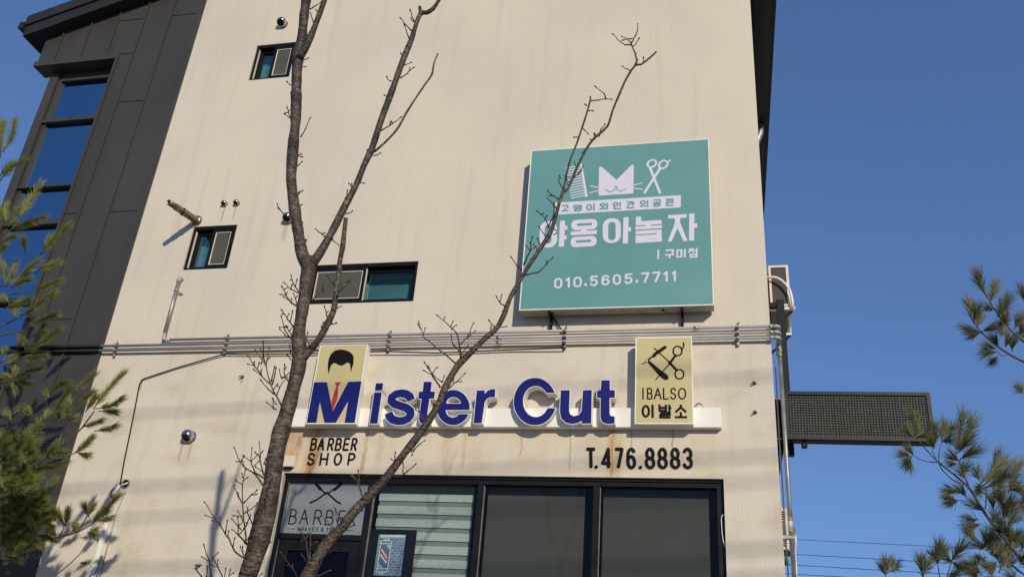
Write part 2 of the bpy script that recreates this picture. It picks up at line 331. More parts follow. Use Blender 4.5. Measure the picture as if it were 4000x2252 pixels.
# ------------------------------------------------------------------ outlines: signed distance -> contour -> plate
def arc(cx, cy, rx, ry, a0, a1, n=14):
    return [(cx+rx*math.cos(math.radians(a0+(a1-a0)*k/n)), cy+ry*math.sin(math.radians(a0+(a1-a0)*k/n))) for k in range(n+1)]
class Shape:
    """union / difference of strokes and polygons in the x-z plane (metres)"""
    def __init__(s): s.ops = []
    def line(s, pts, wd, flat=True, sign=1): s.ops.append((sign, 'l', np.array(pts, float), wd, flat)); return s
    def poly(s, pts, sign=1): s.ops.append((sign, 'p', np.array(pts, float), 0, 0)); return s
    def bounds(s):
        a = np.concatenate([np.concatenate([o[2]-o[3], o[2]+o[3]]) for o in s.ops if o[0] > 0]); return a.min(0), a.max(0)
    def field(s, X, Z):
        d = np.full(X.shape, 1e3)
        for sign, k, P, wd, flat in s.ops:
            if k == 'l':
                e = np.full(X.shape, 1e3); m = len(P)-1
                for i in range(m):
                    a, b = P[i], P[i+1]; t = b-a; l = math.hypot(*t)
                    if l < 1e-7: continue
                    t = t/l; sx_ = (X-a[0])*t[0]+(Z-a[1])*t[1]; c = np.abs((X-a[0])*-t[1]+(Z-a[1])*t[0])
                    over = np.maximum(np.maximum(-sx_, sx_-l), 0)
                    di = np.hypot(over, c)-wd/2
                    if flat and i == 0: di = np.where(sx_ < 0, np.maximum(c-wd/2, -sx_), di)
                    if flat and i == m-1: di = np.where(sx_ > l, np.maximum(c-wd/2, sx_-l), di)
                    e = np.minimum(e, di)
            else:
                m = len(P); e = np.full(X.shape, 1e3); ins = np.zeros(X.shape, bool)
                for i in range(m):
                    a, b = P[i], P[(i+1) % m]; v = b-a; l2 = v@v
                    if l2 < 1e-14: continue
                    t = np.clip(((X-a[0])*v[0]+(Z-a[1])*v[1])/l2, 0, 1)
                    e = np.minimum(e, np.hypot(X-a[0]-t*v[0], Z-a[1]-t*v[1]))
                    cr = (a[1] > Z) != (b[1] > Z)
                    with np.errstate(divide='ignore', invalid='ignore'):
                        xi = (b[0]-a[0])*(Z-a[1])/(b[1]-a[1] if b[1] != a[1] else 1e-12)+a[0]
                    ins ^= cr & (X < xi)
                e = np.where(ins, -e, e)
            d = np.minimum(d, e) if sign > 0 else np.maximum(d, -e)
        return d
    def loops(s, res=None, off=0.0):
        lo, hi = s.bounds(); lo = lo-off-0.01; hi = hi+off+0.01
        if res is None: res = max(0.0022, min(0.005, (hi-lo).max()/90))
        nx, nz = int((hi[0]-lo[0])/res)+3, int((hi[1]-lo[1])/res)+3
        xs = lo[0]+np.arange(nx)*res; zs = lo[1]+np.arange(nz)*res
        X, Z = np.meshgrid(xs, zs); F = s.field(X, Z)-off; F[np.abs(F) < 1e-9] = 1e-9
        I = F < 0
        code = I[:-1,:-1]*1+I[:-1,1:]*2+I[1:,1:]*4+I[1:,:-1]*8
        nxt = {}
        T = {1:[(3,0)],2:[(0,1)],3:[(3,1)],4:[(1,2)],5:[(3,0),(1,2)],6:[(0,2)],7:[(3,2)],8:[(2,3)],9:[(2,0)],10:[(0,1),(2,3)],11:[(2,1)],12:[(1,3)],13:[(1,0)],14:[(0,3)]}
        def ek(j, i, e): return ((j,i,0),(j,i+1,1),(j+1,i,0),(j,i,1))[e]
        for j, i in np.argwhere((code > 0) & (code < 15)):
            for a, b in T[int(code[j,i])]: nxt[ek(j,i,a)] = ek(j,i,b)
        def pt(k):
            j, i, d = k
            if d == 0:
                a, b = F[j,i], F[j,i+1]; t = a/(a-b); return (xs[i]+t*res, zs[j])
            a, b = F[j,i], F[j+1,i]; t = a/(a-b); return (xs[i], zs[j]+t*res)
        out = []
        while nxt:
            k0 = next(iter(nxt)); k = k0; lp = []
            while k in nxt: lp.append(pt(k)); k = nxt.pop(k)
            lp = simplify(lp, res*0.16)
            if len(lp) >= 3: out.append(lp)
        return out
def simplify(lp, tol):
    if len(lp) < 8: return lp
    P = np.array(lp); n = len(P); keep = np.zeros(n, bool)
    far = int(np.argmax(((P-P[0])**2).sum(1))); st = [(0,far),(far,n)]; keep[0] = keep[far] = True
    while st:
        a, b = st.pop()
        if b-a < 2: continue
        A = P[a]; B = P[b % n]; v = B-A; l = math.hypot(*v); Q = P[a+1:b]-A
        d = np.abs(Q[:,0]*v[1]-Q[:,1]*v[0])/l if l > 1e-9 else np.hypot(Q[:,0],Q[:,1])
        k = int(np.argmax(d))
        if d[k] > tol: keep[a+1+k] = True; st += [(a,a+1+k),(a+1+k,b)]
    return [tuple(p) for p in P[keep]]
def plate(mb, shape, yf, yb, mi_front=0, mi_side=0, off=0.0, res=None):
    """solid plate in front of the wall: front face at yf (towards the street), back at yb"""
    lps = shape.loops(res, off)
    if not lps: return mb
    def area(lp): return -.5*sum(a[0]*b[1]-b[0]*a[1] for a, b in zip(lp, lp[1:]+lp[:1]))
    def inside(p, lp):
        r = False
        for a, b in zip(lp, lp[1:]+lp[:1]):
            if (a[1] > p[1]) != (b[1] > p[1]) and p[0] < (b[0]-a[0])*(p[1]-a[1])/(b[1]-a[1])+a[0]: r = not r
        return r
    ar = [area(lp) for lp in lps]; outer = [k for k in range(len(lps)) if ar[k] > 0]; grp = {k: [k] for k in outer}
    for k in range(len(lps)):
        if ar[k] > 0: continue
        c = [o for o in outer if inside(lps[k][0], lps[o])]
        if c: grp[min(c, key=lambda o: ar[o])].append(k)
    for k in outer:
        g = [lps[i] for i in grp[k]]; flat = [p for lp in g for p in lp]; F = []
        for t in tessellate_polygon([[Vector((x,z,0)) for x,z in lp] for lp in g]):
            a,b,c = (Vector((flat[i][0],flat[i][1],0)) for i in t)
            F.append(tuple(t) if (b-a).cross(c-a).z > 0 else tuple(t)[::-1])
        mb.add([(x,yf,z) for x,z in flat], F, mi_front)
    for lp in lps:
        n = len(lp); vs = [(x,yf,z) for x,z in lp]+[(x,yb,z) for x,z in lp]
        mb.add(vs, [(k,k+n,(k+1)%n+n,(k+1)%n) for k in range(n)], mi_side)
    return mb
class Plane:
    """draws in photo pixels on the vertical plane y = Y"""
    def __init__(s, rg, Y): s.rg = rg; s.Y = Y
    def p(s, q):
        P = onY(s.rg(q[0],q[1]), s.Y); return (P.x, P.z)
    def P(s, pts): return [s.p(q) for q in pts]
    def scale(s, q):
        a = s.p(q); b = s.p((q[0]+10,q[1])); c = s.p((q[0],q[1]+10))
        return (math.hypot(b[0]-a[0],b[1]-a[1])+math.hypot(c[0]-a[0],c[1]-a[1]))/20
    def line(s, sh, pts, wd, flat=True, sign=1): sh.line(s.P(pts), wd*s.scale(pts[0]), flat, sign); return sh
    def poly(s, sh, pts, sign=1): sh.poly(s.P(pts), sign); return sh
    def ell(s, sh, cx, cy, rx, ry, sign=1, rot=0):
        c, q = math.cos(math.radians(rot)), math.sin(math.radians(rot))
        return s.poly(sh, [(cx+rx*math.cos(a)*c-ry*math.sin(a)*q, cy+rx*math.cos(a)*q+ry*math.sin(a)*c) for a in [2*math.pi*k/36 for k in range(36)]], sign)
    def glyph(s, strokes, quad, wd, flat=False):
        """strokes in a unit box mapped bilinearly to quad (TL, TR, BR, BL)"""
        sh = Shape(); TL,TR,BR,BL = quad
        def m(u,v): return tuple(TL[k]*(1-u)*(1-v)+TR[k]*u*(1-v)+BR[k]*u*v+BL[k]*(1-u)*v for k in (0,1))
        for st in strokes: s.line(sh, [m(*q) for q in st], wd, flat)
        return sh
def ringpts(cx, cy, rx, ry): return arc(cx, cy, rx, ry, 0, 360, 28)
def rrect(x0, y0, x1, y1, r):
    return arc(x1-r,y0+r,r,r,-90,0,6)+arc(x1-r,y1-r,r,r,0,90,6)+arc(x0+r,y1-r,r,r,90,180,6)+arc(x0+r,y0+r,r,r,180,270,6)
FONT = {
 'A': [[(0,1),(.5,0),(1,1)],[(.22,.62),(.78,.62)]],
 'B': [[(0,.5),(0,0),(.55,0)]+arc(.55,.24,.38,.24,-90,90,8)+[(0,.48)],[(0,.48),(.6,.48)]+arc(.6,.74,.40,.26,-90,90,8)+[(0,1),(0,.45)]],
 'R': [[(0,1),(0,0),(.55,0)]+arc(.55,.27,.42,.27,-90,90,8)+[(0,.54)],[(.5,.54),(.98,1)]],
 'P': [[(0,1),(0,0),(.55,0)]+arc(.55,.28,.42,.28,-90,90,8)+[(0,.56)]],
 'E': [[(1,0),(0,0),(0,1),(1,1)],[(0,.49),(.85,.49)]], 'H': [[(0,0),(0,1)],[(1,0),(1,1)],[(0,.49),(1,.49)]],
 'I': [[(.5,0),(.5,1)]], 'L': [[(0,0),(0,1),(1,1)]], 'T': [[(0,0),(1,0)],[(.5,0),(.5,1)]], 'V': [[(0,0),(.5,1),(1,0)]],
 'M': [[(0,1),(0,0),(.5,.8),(1,0),(1,1)]], 'O': [ringpts(.5,.5,.5,.5)],
 'S': [arc(.5,.25,.45,.25,-15,-270,14)+arc(.5,.75,.48,.25,-90,165,14)],
 '&': [[(1,1),(.25,.3)]+arc(.45,.2,.22,.2,160,380,8)+[(.25,.5)]+arc(.38,.75,.36,.25,200,20,8)+[(.95,.5)]],
 '0': [arc(.5,.32,.5,.32,180,360,10)+arc(.5,.68,.5,.32,0,180,10)+[(0,.32)]], '1': [[(.2,.22),(.7,0),(.7,1)]],
 '3': [arc(.48,.26,.46,.26,-165,75,12)+[(.4,.5)],[(.4,.5)]+arc(.48,.74,.50,.26,-80,165,12)],
 '4': [[(.75,1),(.75,0),(0,.77),(1,.77)]], '5': [[(.95,0),(.15,0),(.08,.42)]+arc(.48,.68,.48,.31,-130,155,14)],
 '6': [arc(.52,.3,.44,.3,-25,-180,10)+[(.05,.68)]+arc(.5,.7,.46,.30,180,540,22)], '7': [[(0,0),(1,0),(.4,1)]],
 '8': [ringpts(.5,.25,.42,.25),ringpts(.5,.74,.5,.26)], '.': [[(.5,.93),(.5,.95)]],
}
HG = {
 'go': [[(.08,.10),(.86,.10),(.84,.55)],[(.45,.48),(.45,.88)],[(0,.9),(1,.9)]],
 'yang': [ringpts(.29,.27,.25,.20),[(.74,0),(.74,.6)],[(.74,.2),(1,.2)],[(.74,.4),(1,.4)],ringpts(.5,.8,.40,.17)],
 'i': [ringpts(.30,.5,.27,.40),[(.88,0),(.88,1)]],
 'wa': [ringpts(.36,.26,.26,.19),[(.36,.46),(.36,.78)],[(0,.86),(.74,.80)],[(.84,0),(.84,1)],[(.84,.42),(1,.42)]],
 'in': [ringpts(.30,.29,.26,.23),[(.86,0),(.86,.66)],[(.13,.64),(.13,.95),(.95,.95)]],
 'gan': [[(.03,.08),(.58,.08),(.52,.34),(.12,.56)],[(.78,0),(.78,.66)],[(.78,.28),(1,.28)],[(.15,.68),(.15,.95),(.95,.95)]],
 'ui': [ringpts(.36,.29,.28,.24),[(0,.84),(.76,.80)],[(.92,0),(.92,1)]],
 'gong': [[(.08,.06),(.88,.06),(.88,.3)],[(.48,.26),(.48,.46)],[(0,.47),(1,.47)],ringpts(.5,.81,.38,.15)],
 'jon': [[(.05,.04),(.95,.04)],[(.5,.06),(.08,.36)],[(.5,.06),(.92,.36)],[(.5,.34),(.5,.52)],[(0,.53),(1,.53)],[(.12,.66),(.12,.95),(.95,.95)]],
 'gu': [[(.05,.06),(.86,.06),(.80,.50)],[(0,.60),(1,.60)],[(.5,.6),(.5,1)]],
 'mi': [[(.08,.10),(.55,.10),(.55,.90),(.08,.90),(.08,.06)],[(.93,0),(.93,1)]],
 'jeom': [[(.05,.07),(.62,.07)],[(.34,.08),(.04,.46)],[(.34,.12),(.62,.44)],[(.92,0),(.92,.54)],[(.66,.26),(.92,.26)],[(.26,.66),(.92,.66),(.92,.95),(.26,.95),(.26,.62)]],
 'bal': [[(.04,0),(.04,.46),(.56,.46),(.56,0)],[(.04,.24),(.56,.24)],[(.84,0),(.84,.52)],[(.84,.25),(1,.25)],[(.10,.60),(.86,.60),(.86,.78),(.10,.78),(.10,.97),(.92,.97)]],
 'so': [[(.5,0),(.5,.2),(.06,.58)],[(.5,.2),(.94,.58)],[(.5,.56),(.5,.92)],[(0,.95),(1,.95)]],
}
# ================================================================== THE SETTING
random.seed(7); rng = np.random.default_rng(7)
GZ = 1.15                                     # level of the forecourt in front of the shop
mb = MB(); mb.add([(-700,-700,-.03),(700,-700,-.03),(700,700,-.03),(-700,700,-.03)], [(0,1,2,3)]); struct('ground', mb, MT['soil'])
mb = MB(); mb.add([(-90,-16,0),(90,-16,0),(90,-6.6,0),(-90,-6.6,0)], [(0,1,2,3)]); struct('road', mb, MT['asphalt'])
mb = MB(); mb.box(-90,90,-6.6,-6.35,-.02,.13); struct('kerb', mb, MT['paving'])
mb = MB(); ys = np.linspace(-6.35,-3.1,8); xs = np.linspace(-60,60,60)
vs = [(x, y, .12+(GZ-.14)*((y+6.35)/3.25)**1.1+.05*math.sin(x*1.7+y*2.1)*(0 if k in (0,7) else 1)) for k, y in enumerate(ys) for x in xs]
mb.add(vs, [(k*60+i,k*60+i+1,(k+1)*60+i+1,(k+1)*60+i) for k in range(7) for i in range(59)], 0, True); struct('planted_bank', mb, MT['soil'])
mb = MB(); mb.box(-60,60,-3.1,30,.2,GZ-.01); struct('forecourt', mb, MT['paving'])
# ================================================================== THE BUILDING
XL, XC, XR = -10.13, -7.457, 0.532             # left corner, cladding / stucco joint, right corner
ZE, SL, XM = 10.962, 0.326, -4.80             # eave height at the wall, roof slope, ridge
def zroof(x): return ZE + SL*((x-XL) if x < XM else (XR-x))
bld = thing('commercial_building', 'cream stucco three storey shop building with charcoal metal clad stair tower', 'building', (-4.8, 4.0, GZ))
# openings: pixel corners on the wall plane
def opening(tl, tr, bl):
    a, b, c = onY(tl), onY(tr), onY(bl); return [a.x, b.x, c.z, (a.z+b.z)/2]
o_small = opening(reg(600,730,4.142)(648,648), reg(600,730,4.142)(1358,605), reg(600,730,4.142)(505,1342))
o_up = [onY((1004,179)).x, onY((1004,179)).x+o_small[1]-o_small[0], onY((966,315)).z, onY((1004,179)).z]
W2 = reg(1180,1000,5.152)
a_, b_ = onY(W2(2345,98)), onY(W2(2235,905)); o_wide = [onY(W2(190,185)).x, (a_.x+b_.x)/2, b_.z, a_.z]
o_shop = [onY(D2(283,402)).x, onY(D3(2128,461)).x, GZ+0.02, (onY(D2(283,402)).z+onY(D3(2128,461)).z)/2]
holes = [o_small, o_up, o_wide, o_shop]
xs = sorted({XC, XR, *[h[0] for h in holes], *[h[1] for h in holes]}); ztop = 10.9
zs = sorted({GZ-.2, ztop, *[h[2] for h in holes], *[h[3] for h in holes]})
mb = MB()
for i in range(len(xs)-1):
    for j in range(len(zs)-1):
        cx, cz = (xs[i]+xs[i+1])/2, (zs[j]+zs[j+1])/2
        if any(h[0] < cx < h[1] and h[2] < cz < h[3] for h in holes): continue
        mb.add([(xs[i],0,zs[j]),(xs[i+1],0,zs[j]),(xs[i+1],0,zs[j+1]),(xs[i],0,zs[j+1])], [(0,1,2,3)])
mb.add([(XC,0,ztop),(XR,0,ztop),(XR,0,zroof(XR)),(XM,0,zroof(XM)),(XC,0,zroof(XC))], [(0,1,2,3,4)])
for (x0,x1,z0,z1) in holes:                       # reveals
    d = 0.22
    for q in ([(x0,0,z0),(x0,0,z1),(x0,d,z1),(x0,d,z0)], [(x1,0,z1),(x1,0,z0),(x1,d,z0),(x1,d,z1)], [(x0,0,z1),(x1,0,z1),(x1,d,z1),(x0,d,z1)], [(x1,0,z0),(x0,0,z0),(x0,d,z0),(x1,d,z0)]): mb.add(q, [(0,1,2,3)])
wall = mb.build('wall', MT['stucco'], bld)
mb = MB(); yb = 9.0
mb.add([(XR,0,GZ-.2),(XR,yb,GZ-.2),(XR,yb,zroof(XR)),(XR,0,zroof(XR))], [(0,1,2,3)]); mb.build('side_wall', MT['stucco'], bld)
mb = MB(); mb.add([(XR,yb,GZ-.2),(XL,yb,GZ-.2),(XL,yb,ZE),(XM,yb,zroof(XM)),(XR,yb,ZE)], [(0,1,2,3,4)]); mb.build('rear_wall', MT['stucco'], bld)
mb = MB()
for z in (GZ-.1, 4.45, 7.45, 10.45): mb.box(XL+.05, XR-.03, .45, yb-.05, z, z+.12)
mb.box(-8.3, XR-.05, 3.2, 3.3, GZ, 10.8); mb.box(-7.6,-7.5,.24,3.2,GZ,10.8)
mb.box(-5.6,-5.5,.24,3.2,4.6,10.4)
mb.build('inner_floors', MT['room'], bld)
# roof
yf_, yr_ = -0.21, yb+.25
def chev(off, xl, xr): return [(xl, zroof(XL)+SL*(xl-XL)+off), (XM, zroof(XM)+off), (xr, zroof(XR)-SL*(xr-XR)+off)]
lo, hi = chev(-.03, XL-.26, XR+.33), chev(.30, XL-.26, XR+.33)
prof = lo + hi[::-1]; n = len(prof)
mb = MB(); mb.add([(x,yf_,z) for x,z in prof]+[(x,yr_,z) for x,z in prof], [(0,1,4,5),(1,2,3,4)]+[(6+5,6+4,6+1,6+0),(6+4,6+3,6+2,6+1)]+[(k,k+n,(k+1)%n+n,(k+1)%n) for k in range(n)])
roof = mb.build('roof', MT['roof'], bld)
p2_ = chev(.17, XL-.28, XR+.35); p3_ = chev(.36, XL-.28, XR+.35); pr = p2_+p3_[::-1]
mb = MB(); mb.add([(x,yf_-.03,z) for x,z in pr]+[(x,yf_-.001,z) for x,z in pr], [(0,1,4,5),(1,2,3,4)]+[(k,k+n,(k+1)%n+n,(k+1)%n) for k in range(n)]); mb.build('verge_trim', MT['roof'], roof)
mb = MB(); gx = XL-.26; gz = lo[0][1]
mb.box(gx-.10, gx-.012, yf_-.05, yr_, gz+.13, gz+.25); mb.build('gutter', MT['roof'], roof)
gx = XR+.33; mb = MB(); mb.box(gx+.002, gx+.05, yf_, yr_, lo[2][1]+.02, lo[2][1]+.20); mb.build('gutter', MT['roof'], roof)
mb = MB(); mb.box(XR+.11, XR+.135, .01, yr_-.2, ZE-.075, ZE-.05); mb.build('soffit_trim', MT['roof'], roof)
# downpipe elbow under the right eave
ye = 3.35; zz = ZE-.12
mb = MB(); mb.tube([(XR+.24,ye,zz),(XR+.23,ye,zz-.18),(XR+.07,ye-.03,zz-.62),(XR+.07,ye-.03,zz-.95)], .05, 8); mb.build('downpipe', MT['galv'], bld)
# metal cladding of the stair tower
YG = .21; XP = -9.946                          # stair glass plane, corner post
mb = MB(); mb.add([(XL,.012,10.44),(XC,.012,10.44),(XC,.012,zroof(XC)),(XL,.012,ZE)], [(0,1,2,3)])
mb.add([(-8.70,.012,GZ-.2),(XC,.012,GZ-.2),(XC,.012,10.44),(-8.70,.012,10.44)], [(0,1,2,3)])
mb.add([(-8.70,.012,GZ-.2),(-8.70,.012,10.44),(-8.70,.40,10.44),(-8.70,.40,GZ-.2)], [(0,1,2,3)])
mb.add([(XL,yb,10.44),(XL,.012,10.44),(XL,.012,ZE),(XL,yb,ZE)], [(0,1,2,3)])
mb.add([(XP+.03,yb,GZ-.2),(XP+.03,.27,GZ-.2),(XP+.03,.27,10.44),(XP+.03,yb,10.44)], [(0,1,2,3)])
mb.add([(XL,.36,10.438),(XP+.03,.36,10.438),(XP+.03,yb,10.438),(XL,yb,10.438)], [(0,1,2,3)])
clad = mb.build('cladding', MT['clad'], bld)
cols = [XL,-9.82,-9.36,-8.895,-8.425,-7.97,-7.548]
def zp(p): return onY(p).z
jo = {3:[zp(A1(1340,212))], 5:[zp(A1(1870,159)), zp(B1(1280,681)), zp(B1(1280,681))-3.2], 4:[zp(A1(1340,1028)), zp(reg(0,1000,2.4173)(620,602)), zp(reg(0,1000,2.4173)(620,602))-3.3], 31:[zp(B1(745,705)), zp(B1(745,705))-3.4]}
def panel(x0, x1, z0, z1a, z1b, rib=True):
    mb = MB(); g = .0035; y0, y1 = -.020, .010
    vs = [(x0+g,y0,z0+g),(x1-g,y0,z0+g),(x1-g,y0,z1b-g),(x0+g,y0,z1a-g),(x0+g,y1,z0+g),(x1-g,y1,z0+g),(x1-g,y1,z1b-g),(x0+g,y1,z1a-g)]
    mb.add(vs, [(0,1,2,3),(0,4,5,1),(1,5,6,2),(2,6,7,3),(3,7,4,0)])
    if rib: mb.add([(x0-.009,-.050,z0),(x0+.009,-.050,z0),(x0+.009,-.050,z1a),(x0-.009,-.050,z1a),(x0-.008,-.0195,z0),(x0+.008,-.0195,z0),(x0+.008,-.0195,z1a),(x0-.008,-.0195,z1a)], [(0,1,2,3),(0,4,5,1),(1,5,6,2),(2,6,7,3),(3,7,4,0)])
    mb.add([(x0+g,-.0265,z0+g),(x1-g,-.0265,z0+g),(x1-g,-.0205,z0+.022),(x0+g,-.0205,z0+.022),(x0+g,-.019,z0+g),(x1-g,-.019,z0+g)], [(0,1,2,3),(0,4,5,1)])   # folded drip edge at the joint
    return mb.build('panel', MT['clad'], clad)
HT = 10.445
for k in range(6):
    x0, x1 = cols[k], cols[k+1]
    za, zb2 = zroof(x0)-.035, zroof(x1)-.035
    if k < 3: panel(x0, x1, HT, za, zb2, k > 0); continue
    if k == 3:
        cuts = jo[3]; panel(x0, x1, cuts[0], za, zb2); panel(x0, x1, HT, cuts[0], cuts[0])
        x0 = -8.70; c = [HT]+jo[31]+[GZ]
        for a, b in zip(c[1:], c[:-1]): panel(x0+.004, x1, a, b, b, False)
        continue
    c = jo[k]+[GZ]; panel(x0, x1, c[0], za, zb2)
    for a, b in zip(c[1:], c[:-1]): panel(x0, x1, a, b, b)
mb = MB(); mb.box(-7.546, XC, -.030, .0, GZ-.1, 11.8); mb.build('corner_trim', MT['clad'], clad)
# stair window: recessed glass behind a projecting hood
mb = MB(); mb.box(XL-.02, -8.662, -.05, YG+.02, 10.355, 10.443)          # hood
mb.box(-8.706, -8.664, -.05, -.0205, GZ, 10.354)                          # right edge trim
mb.box(XP, -9.80, .13, YG+.03, GZ-.1, 10.352)                            # corner post
mb.box(-9.762, -9.744, .165, YG+.01, GZ, 10.352)
mb.box(-9.799, -9.763, .18, YG+.01, GZ, 10.352)
mb.box(-9.743, -8.72, .17, YG+.01, 10.20, 10.352)
mb.box(XP, -9.80, YG+.031, YG+.06, GZ-.1, 10.352)
stw = mb.build('stair_window', MT['clad'], bld)
mz = [(9.389,9.450),(8.217,8.249),(7.581,7.652),(6.375,6.440),(5.177,5.209),(4.541,4.612),(3.335,3.400),(2.137,2.169),(1.501,1.572)]
for a, b in mz:
    mb = MB(); mb.bbox(-9.799, -8.707, .132, YG+.005, a, b, .004); mb.build('mullion', MT['clad'], stw)
edges = [10.21]+[v for ab in mz for v in ab[::-1]]+[GZ]
for a, b in zip(edges[0::2], edges[1::2]):
    mb = MB(); mb.box(-9.75, -8.72, YG, YG+.012, b-.01, a+.01); mb.build('pane', MT['glass_blue'], stw)
for a, b in zip(edges[0::2], edges[1::2]):                                 # return panes round the corner
    mb = MB(); mb.box(XP+.012, XP+.022, YG+.06, YG+1.6, b-.01, a+.01); mb.build('pane', MT['glass_blue'], stw)
for p in (A1(1915,440), reg(0,400,2.4173)(850,365), reg(0,400,2.4173)(640,988)):      # screw heads
    P = onY(p, -.04); mb = MB(); mb.lathe(P+Vector((0,.012,0)), (0,-1,0), [(0,.010),(.006,.009),(.009,.003)], 8); mb.build('screw', MT['steel'], clad)
# small sash windows
def ring(mb, x0, x1, z0, z1, wd, y0, y1, mi=0):
    mb.box(x0, x1, y0, y1, z1-wd, z1, mi); mb.box(x0, x1, y0, y1, z0, z0+wd, mi)
    mb.box(x0, x0+wd, y0+.0005, y1, z0+wd, z1-wd, mi); mb.box(x1-wd, x1, y0+.0005, y1, z0+wd, z1-wd, mi)
def sash_window(o, left_screen, label):
    x0,x1,z0,z1 = o; g=.002; mb = MB(); ring(mb, x0+g, x1-g, z0+g, z1-g, .036, .02, .17)
    win = mb.build('window', MT['frame'], bld, label=label)
    xm = (x0+x1)/2; a0,a1,b0,b1 = x0+.038, x1-.038, z0+.038, z1-.038
    sx0, sx1 = (a0, xm+.03) if left_screen else (xm-.03, a1)              # screen sash, outer track
    gx0, gx1 = (xm-.03, a1) if left_screen else (a0, xm+.03)              # glazed sash, inner track
    mb = MB(); ring(mb, sx0, sx1, b0, b1, .042, .028, .062); s1 = mb.build('screen_sash', MT['frame'], win)
    mb = MB(); ring(mb, sx0+.0425, sx1-.0425, b0+.0425, b1-.0425, .010, .034, .058); mb.build('gasket', MT['gasket'], s1)
    mb = MB(); mb.box(sx0+.05, sx1-.05, .045, .049, b0+.05, b1-.05); mb.build('insect_screen', MT['screen'], s1)
    mb = MB(); ring(mb, gx0, gx1, b0, b1, .045, .085, .125); s2 = mb.build('glass_sash', MT['frame'], win)
    mb = MB(); mb.box(gx0+.045, gx1-.045, .103, .108, b0+.045, b1-.045); mb.build('pane', MT['glass_teal'], s2)
    mb = MB(); bx = sx1 if left_screen else a0
    mb.box(bx+.001, bx+.006, .030, .060, b0+.01, b1-.02); mb.build('brush_strip', MT['gasket'], s1)
    mb = MB(); ring(mb, x0-.02, x1+.02, z0-.02, z1+.02, .105, .235, .29); mb.box(xm-.09, xm-.01, .2355, .2895, z0+.1, z1-.1); mb.build('inner_frame', MT['inner_white'], win)
    mb = MB(); mb.box(x0+.08, x1-.08, .262, .266, z0+.08, z1-.08); mb.build('inner_pane', MT['frost_inner'], win)
    return win
sash_window(o_small, False, 'small window with grey insect screen under the steel flue')
sash_window(o_up, False, 'small upper window half hidden by the cherry stem')
sash_window(o_wide, True, 'wide low window with teal glass in its right half')
# ------------------------------------------------------------------ shop front
X0,X1,Z0,Z1 = o_shop; YF0, YF1 = .05, .15
def sx_(p, Y=YF0): return onY(p, Y).x
v1 = (sx_(D2(1142,480)), sx_(D2(1196,480))); v2 = (sx_(D2(2236,500)), sx_(D2(2296,500))); v3 = (sx_(D3(820,500)), sx_(D3(886,500)))
ja = sx_(D2(330,480)); jb = sx_(D3(2060,560)); zh = onY(D3(1500,545), YF0).z
mb = MB(); mb.box(X0+.002, X1-.002, YF0, YF1, zh, Z1-.002); mb.box(X0+.002, ja, YF0+.001, YF1, GZ, zh); mb.box(jb, X1-.002, YF0+.001, YF1, GZ, zh)
mb.box(ja, jb, YF0+.002, YF1, GZ, GZ+.10)
mb.box(X0+.002, X1-.002, .035, YF0-.001, Z1-.03, Z1-.002)
shop = mb.build('storefront', MT['frame'], bld)
for a, b in (v1, v2, v3):
    mb = MB(); mb.bbox(a, b, YF0-.006, YF1, GZ+.1, zh, .004); mu = mb.build('mullion', MT['frame'], shop)
    mb = MB(); mb.box(b+.001, b+.005, YF0+.02, YF0+.05, GZ+.1, zh-.002); mb.build('gasket', MT['galv'], mu)
mb = MB(); mb.box(ja+.001, ja+.008, YF0+.015, YF0+.06, GZ+.1, zh-.002); mb.build('gasket', MT['galv'], shop)
zt1, zt0 = onY(D2(640,1016), YF0).z, onY(D2(640,1072), YF0).z
mb = MB(); mb.bbox(ja+.0085, v1[0]-.001, YF0-.004, YF1, zt0, zt1, .004); mb.build('transom_bar', MT['frame'], shop)
mb = MB(); mb.box(ja+.009, v1[0]-.002, .098, .104, zt1-.01, zh+.01); mb.build('frosted_pane', MT['frost'], shop, label='frosted fanlight pane above the shop door')
for a, b in ((v1[1], v2[0]), (v2[1], v3[0]), (v3[1], jb)):
    mb = MB(); mb.box(a-.005, b+.005, .10, .106, GZ+.09, zh+.01); mb.build('pane', MT['glass_clear'], shop)
# door
dx0, dx1, dz1 = ja+.012, v1[0]-.004, zt0-.004
sd_ = .115; dg = onY(D2(620,1190), .07).z
mb = MB(); mb.bbox(dx0, dx0+sd_, .065, .125, GZ+.02, dz1, .004); mb.bbox(dx1-sd_, dx1, .065, .125, GZ+.02, dz1, .004); mb.box(dx0+sd_, dx1-sd_, .067, .123, dg, dz1-.001); mb.box(dx0+sd_, dx1-sd_, .067, .123, GZ+.02, GZ+.25)
door = mb.build('door', MT['frame'], bld, label='black framed glass shop door under the fanlight')
mb = MB(); mb.box(dx0+sd_-.01, dx1-sd_+.01, .092, .100, GZ+.24, dg+.01); mb.build('pane', MT['glass_door'], door)
mb = MB(); hx = dx1-.06; mb.tube([(hx,.065,2.0),(hx,.02,2.0),(hx,.02,2.6),(hx,.065,2.6)], .012, 8); mb.build('handle', MT['steel'], door)
mb = MB(); mb.box(dx0-.05, v1[0], .5, .52, GZ, 4.4); mb.build('door_backing', MT['acdark'], shop)  # near-black panel standing behind the door glass
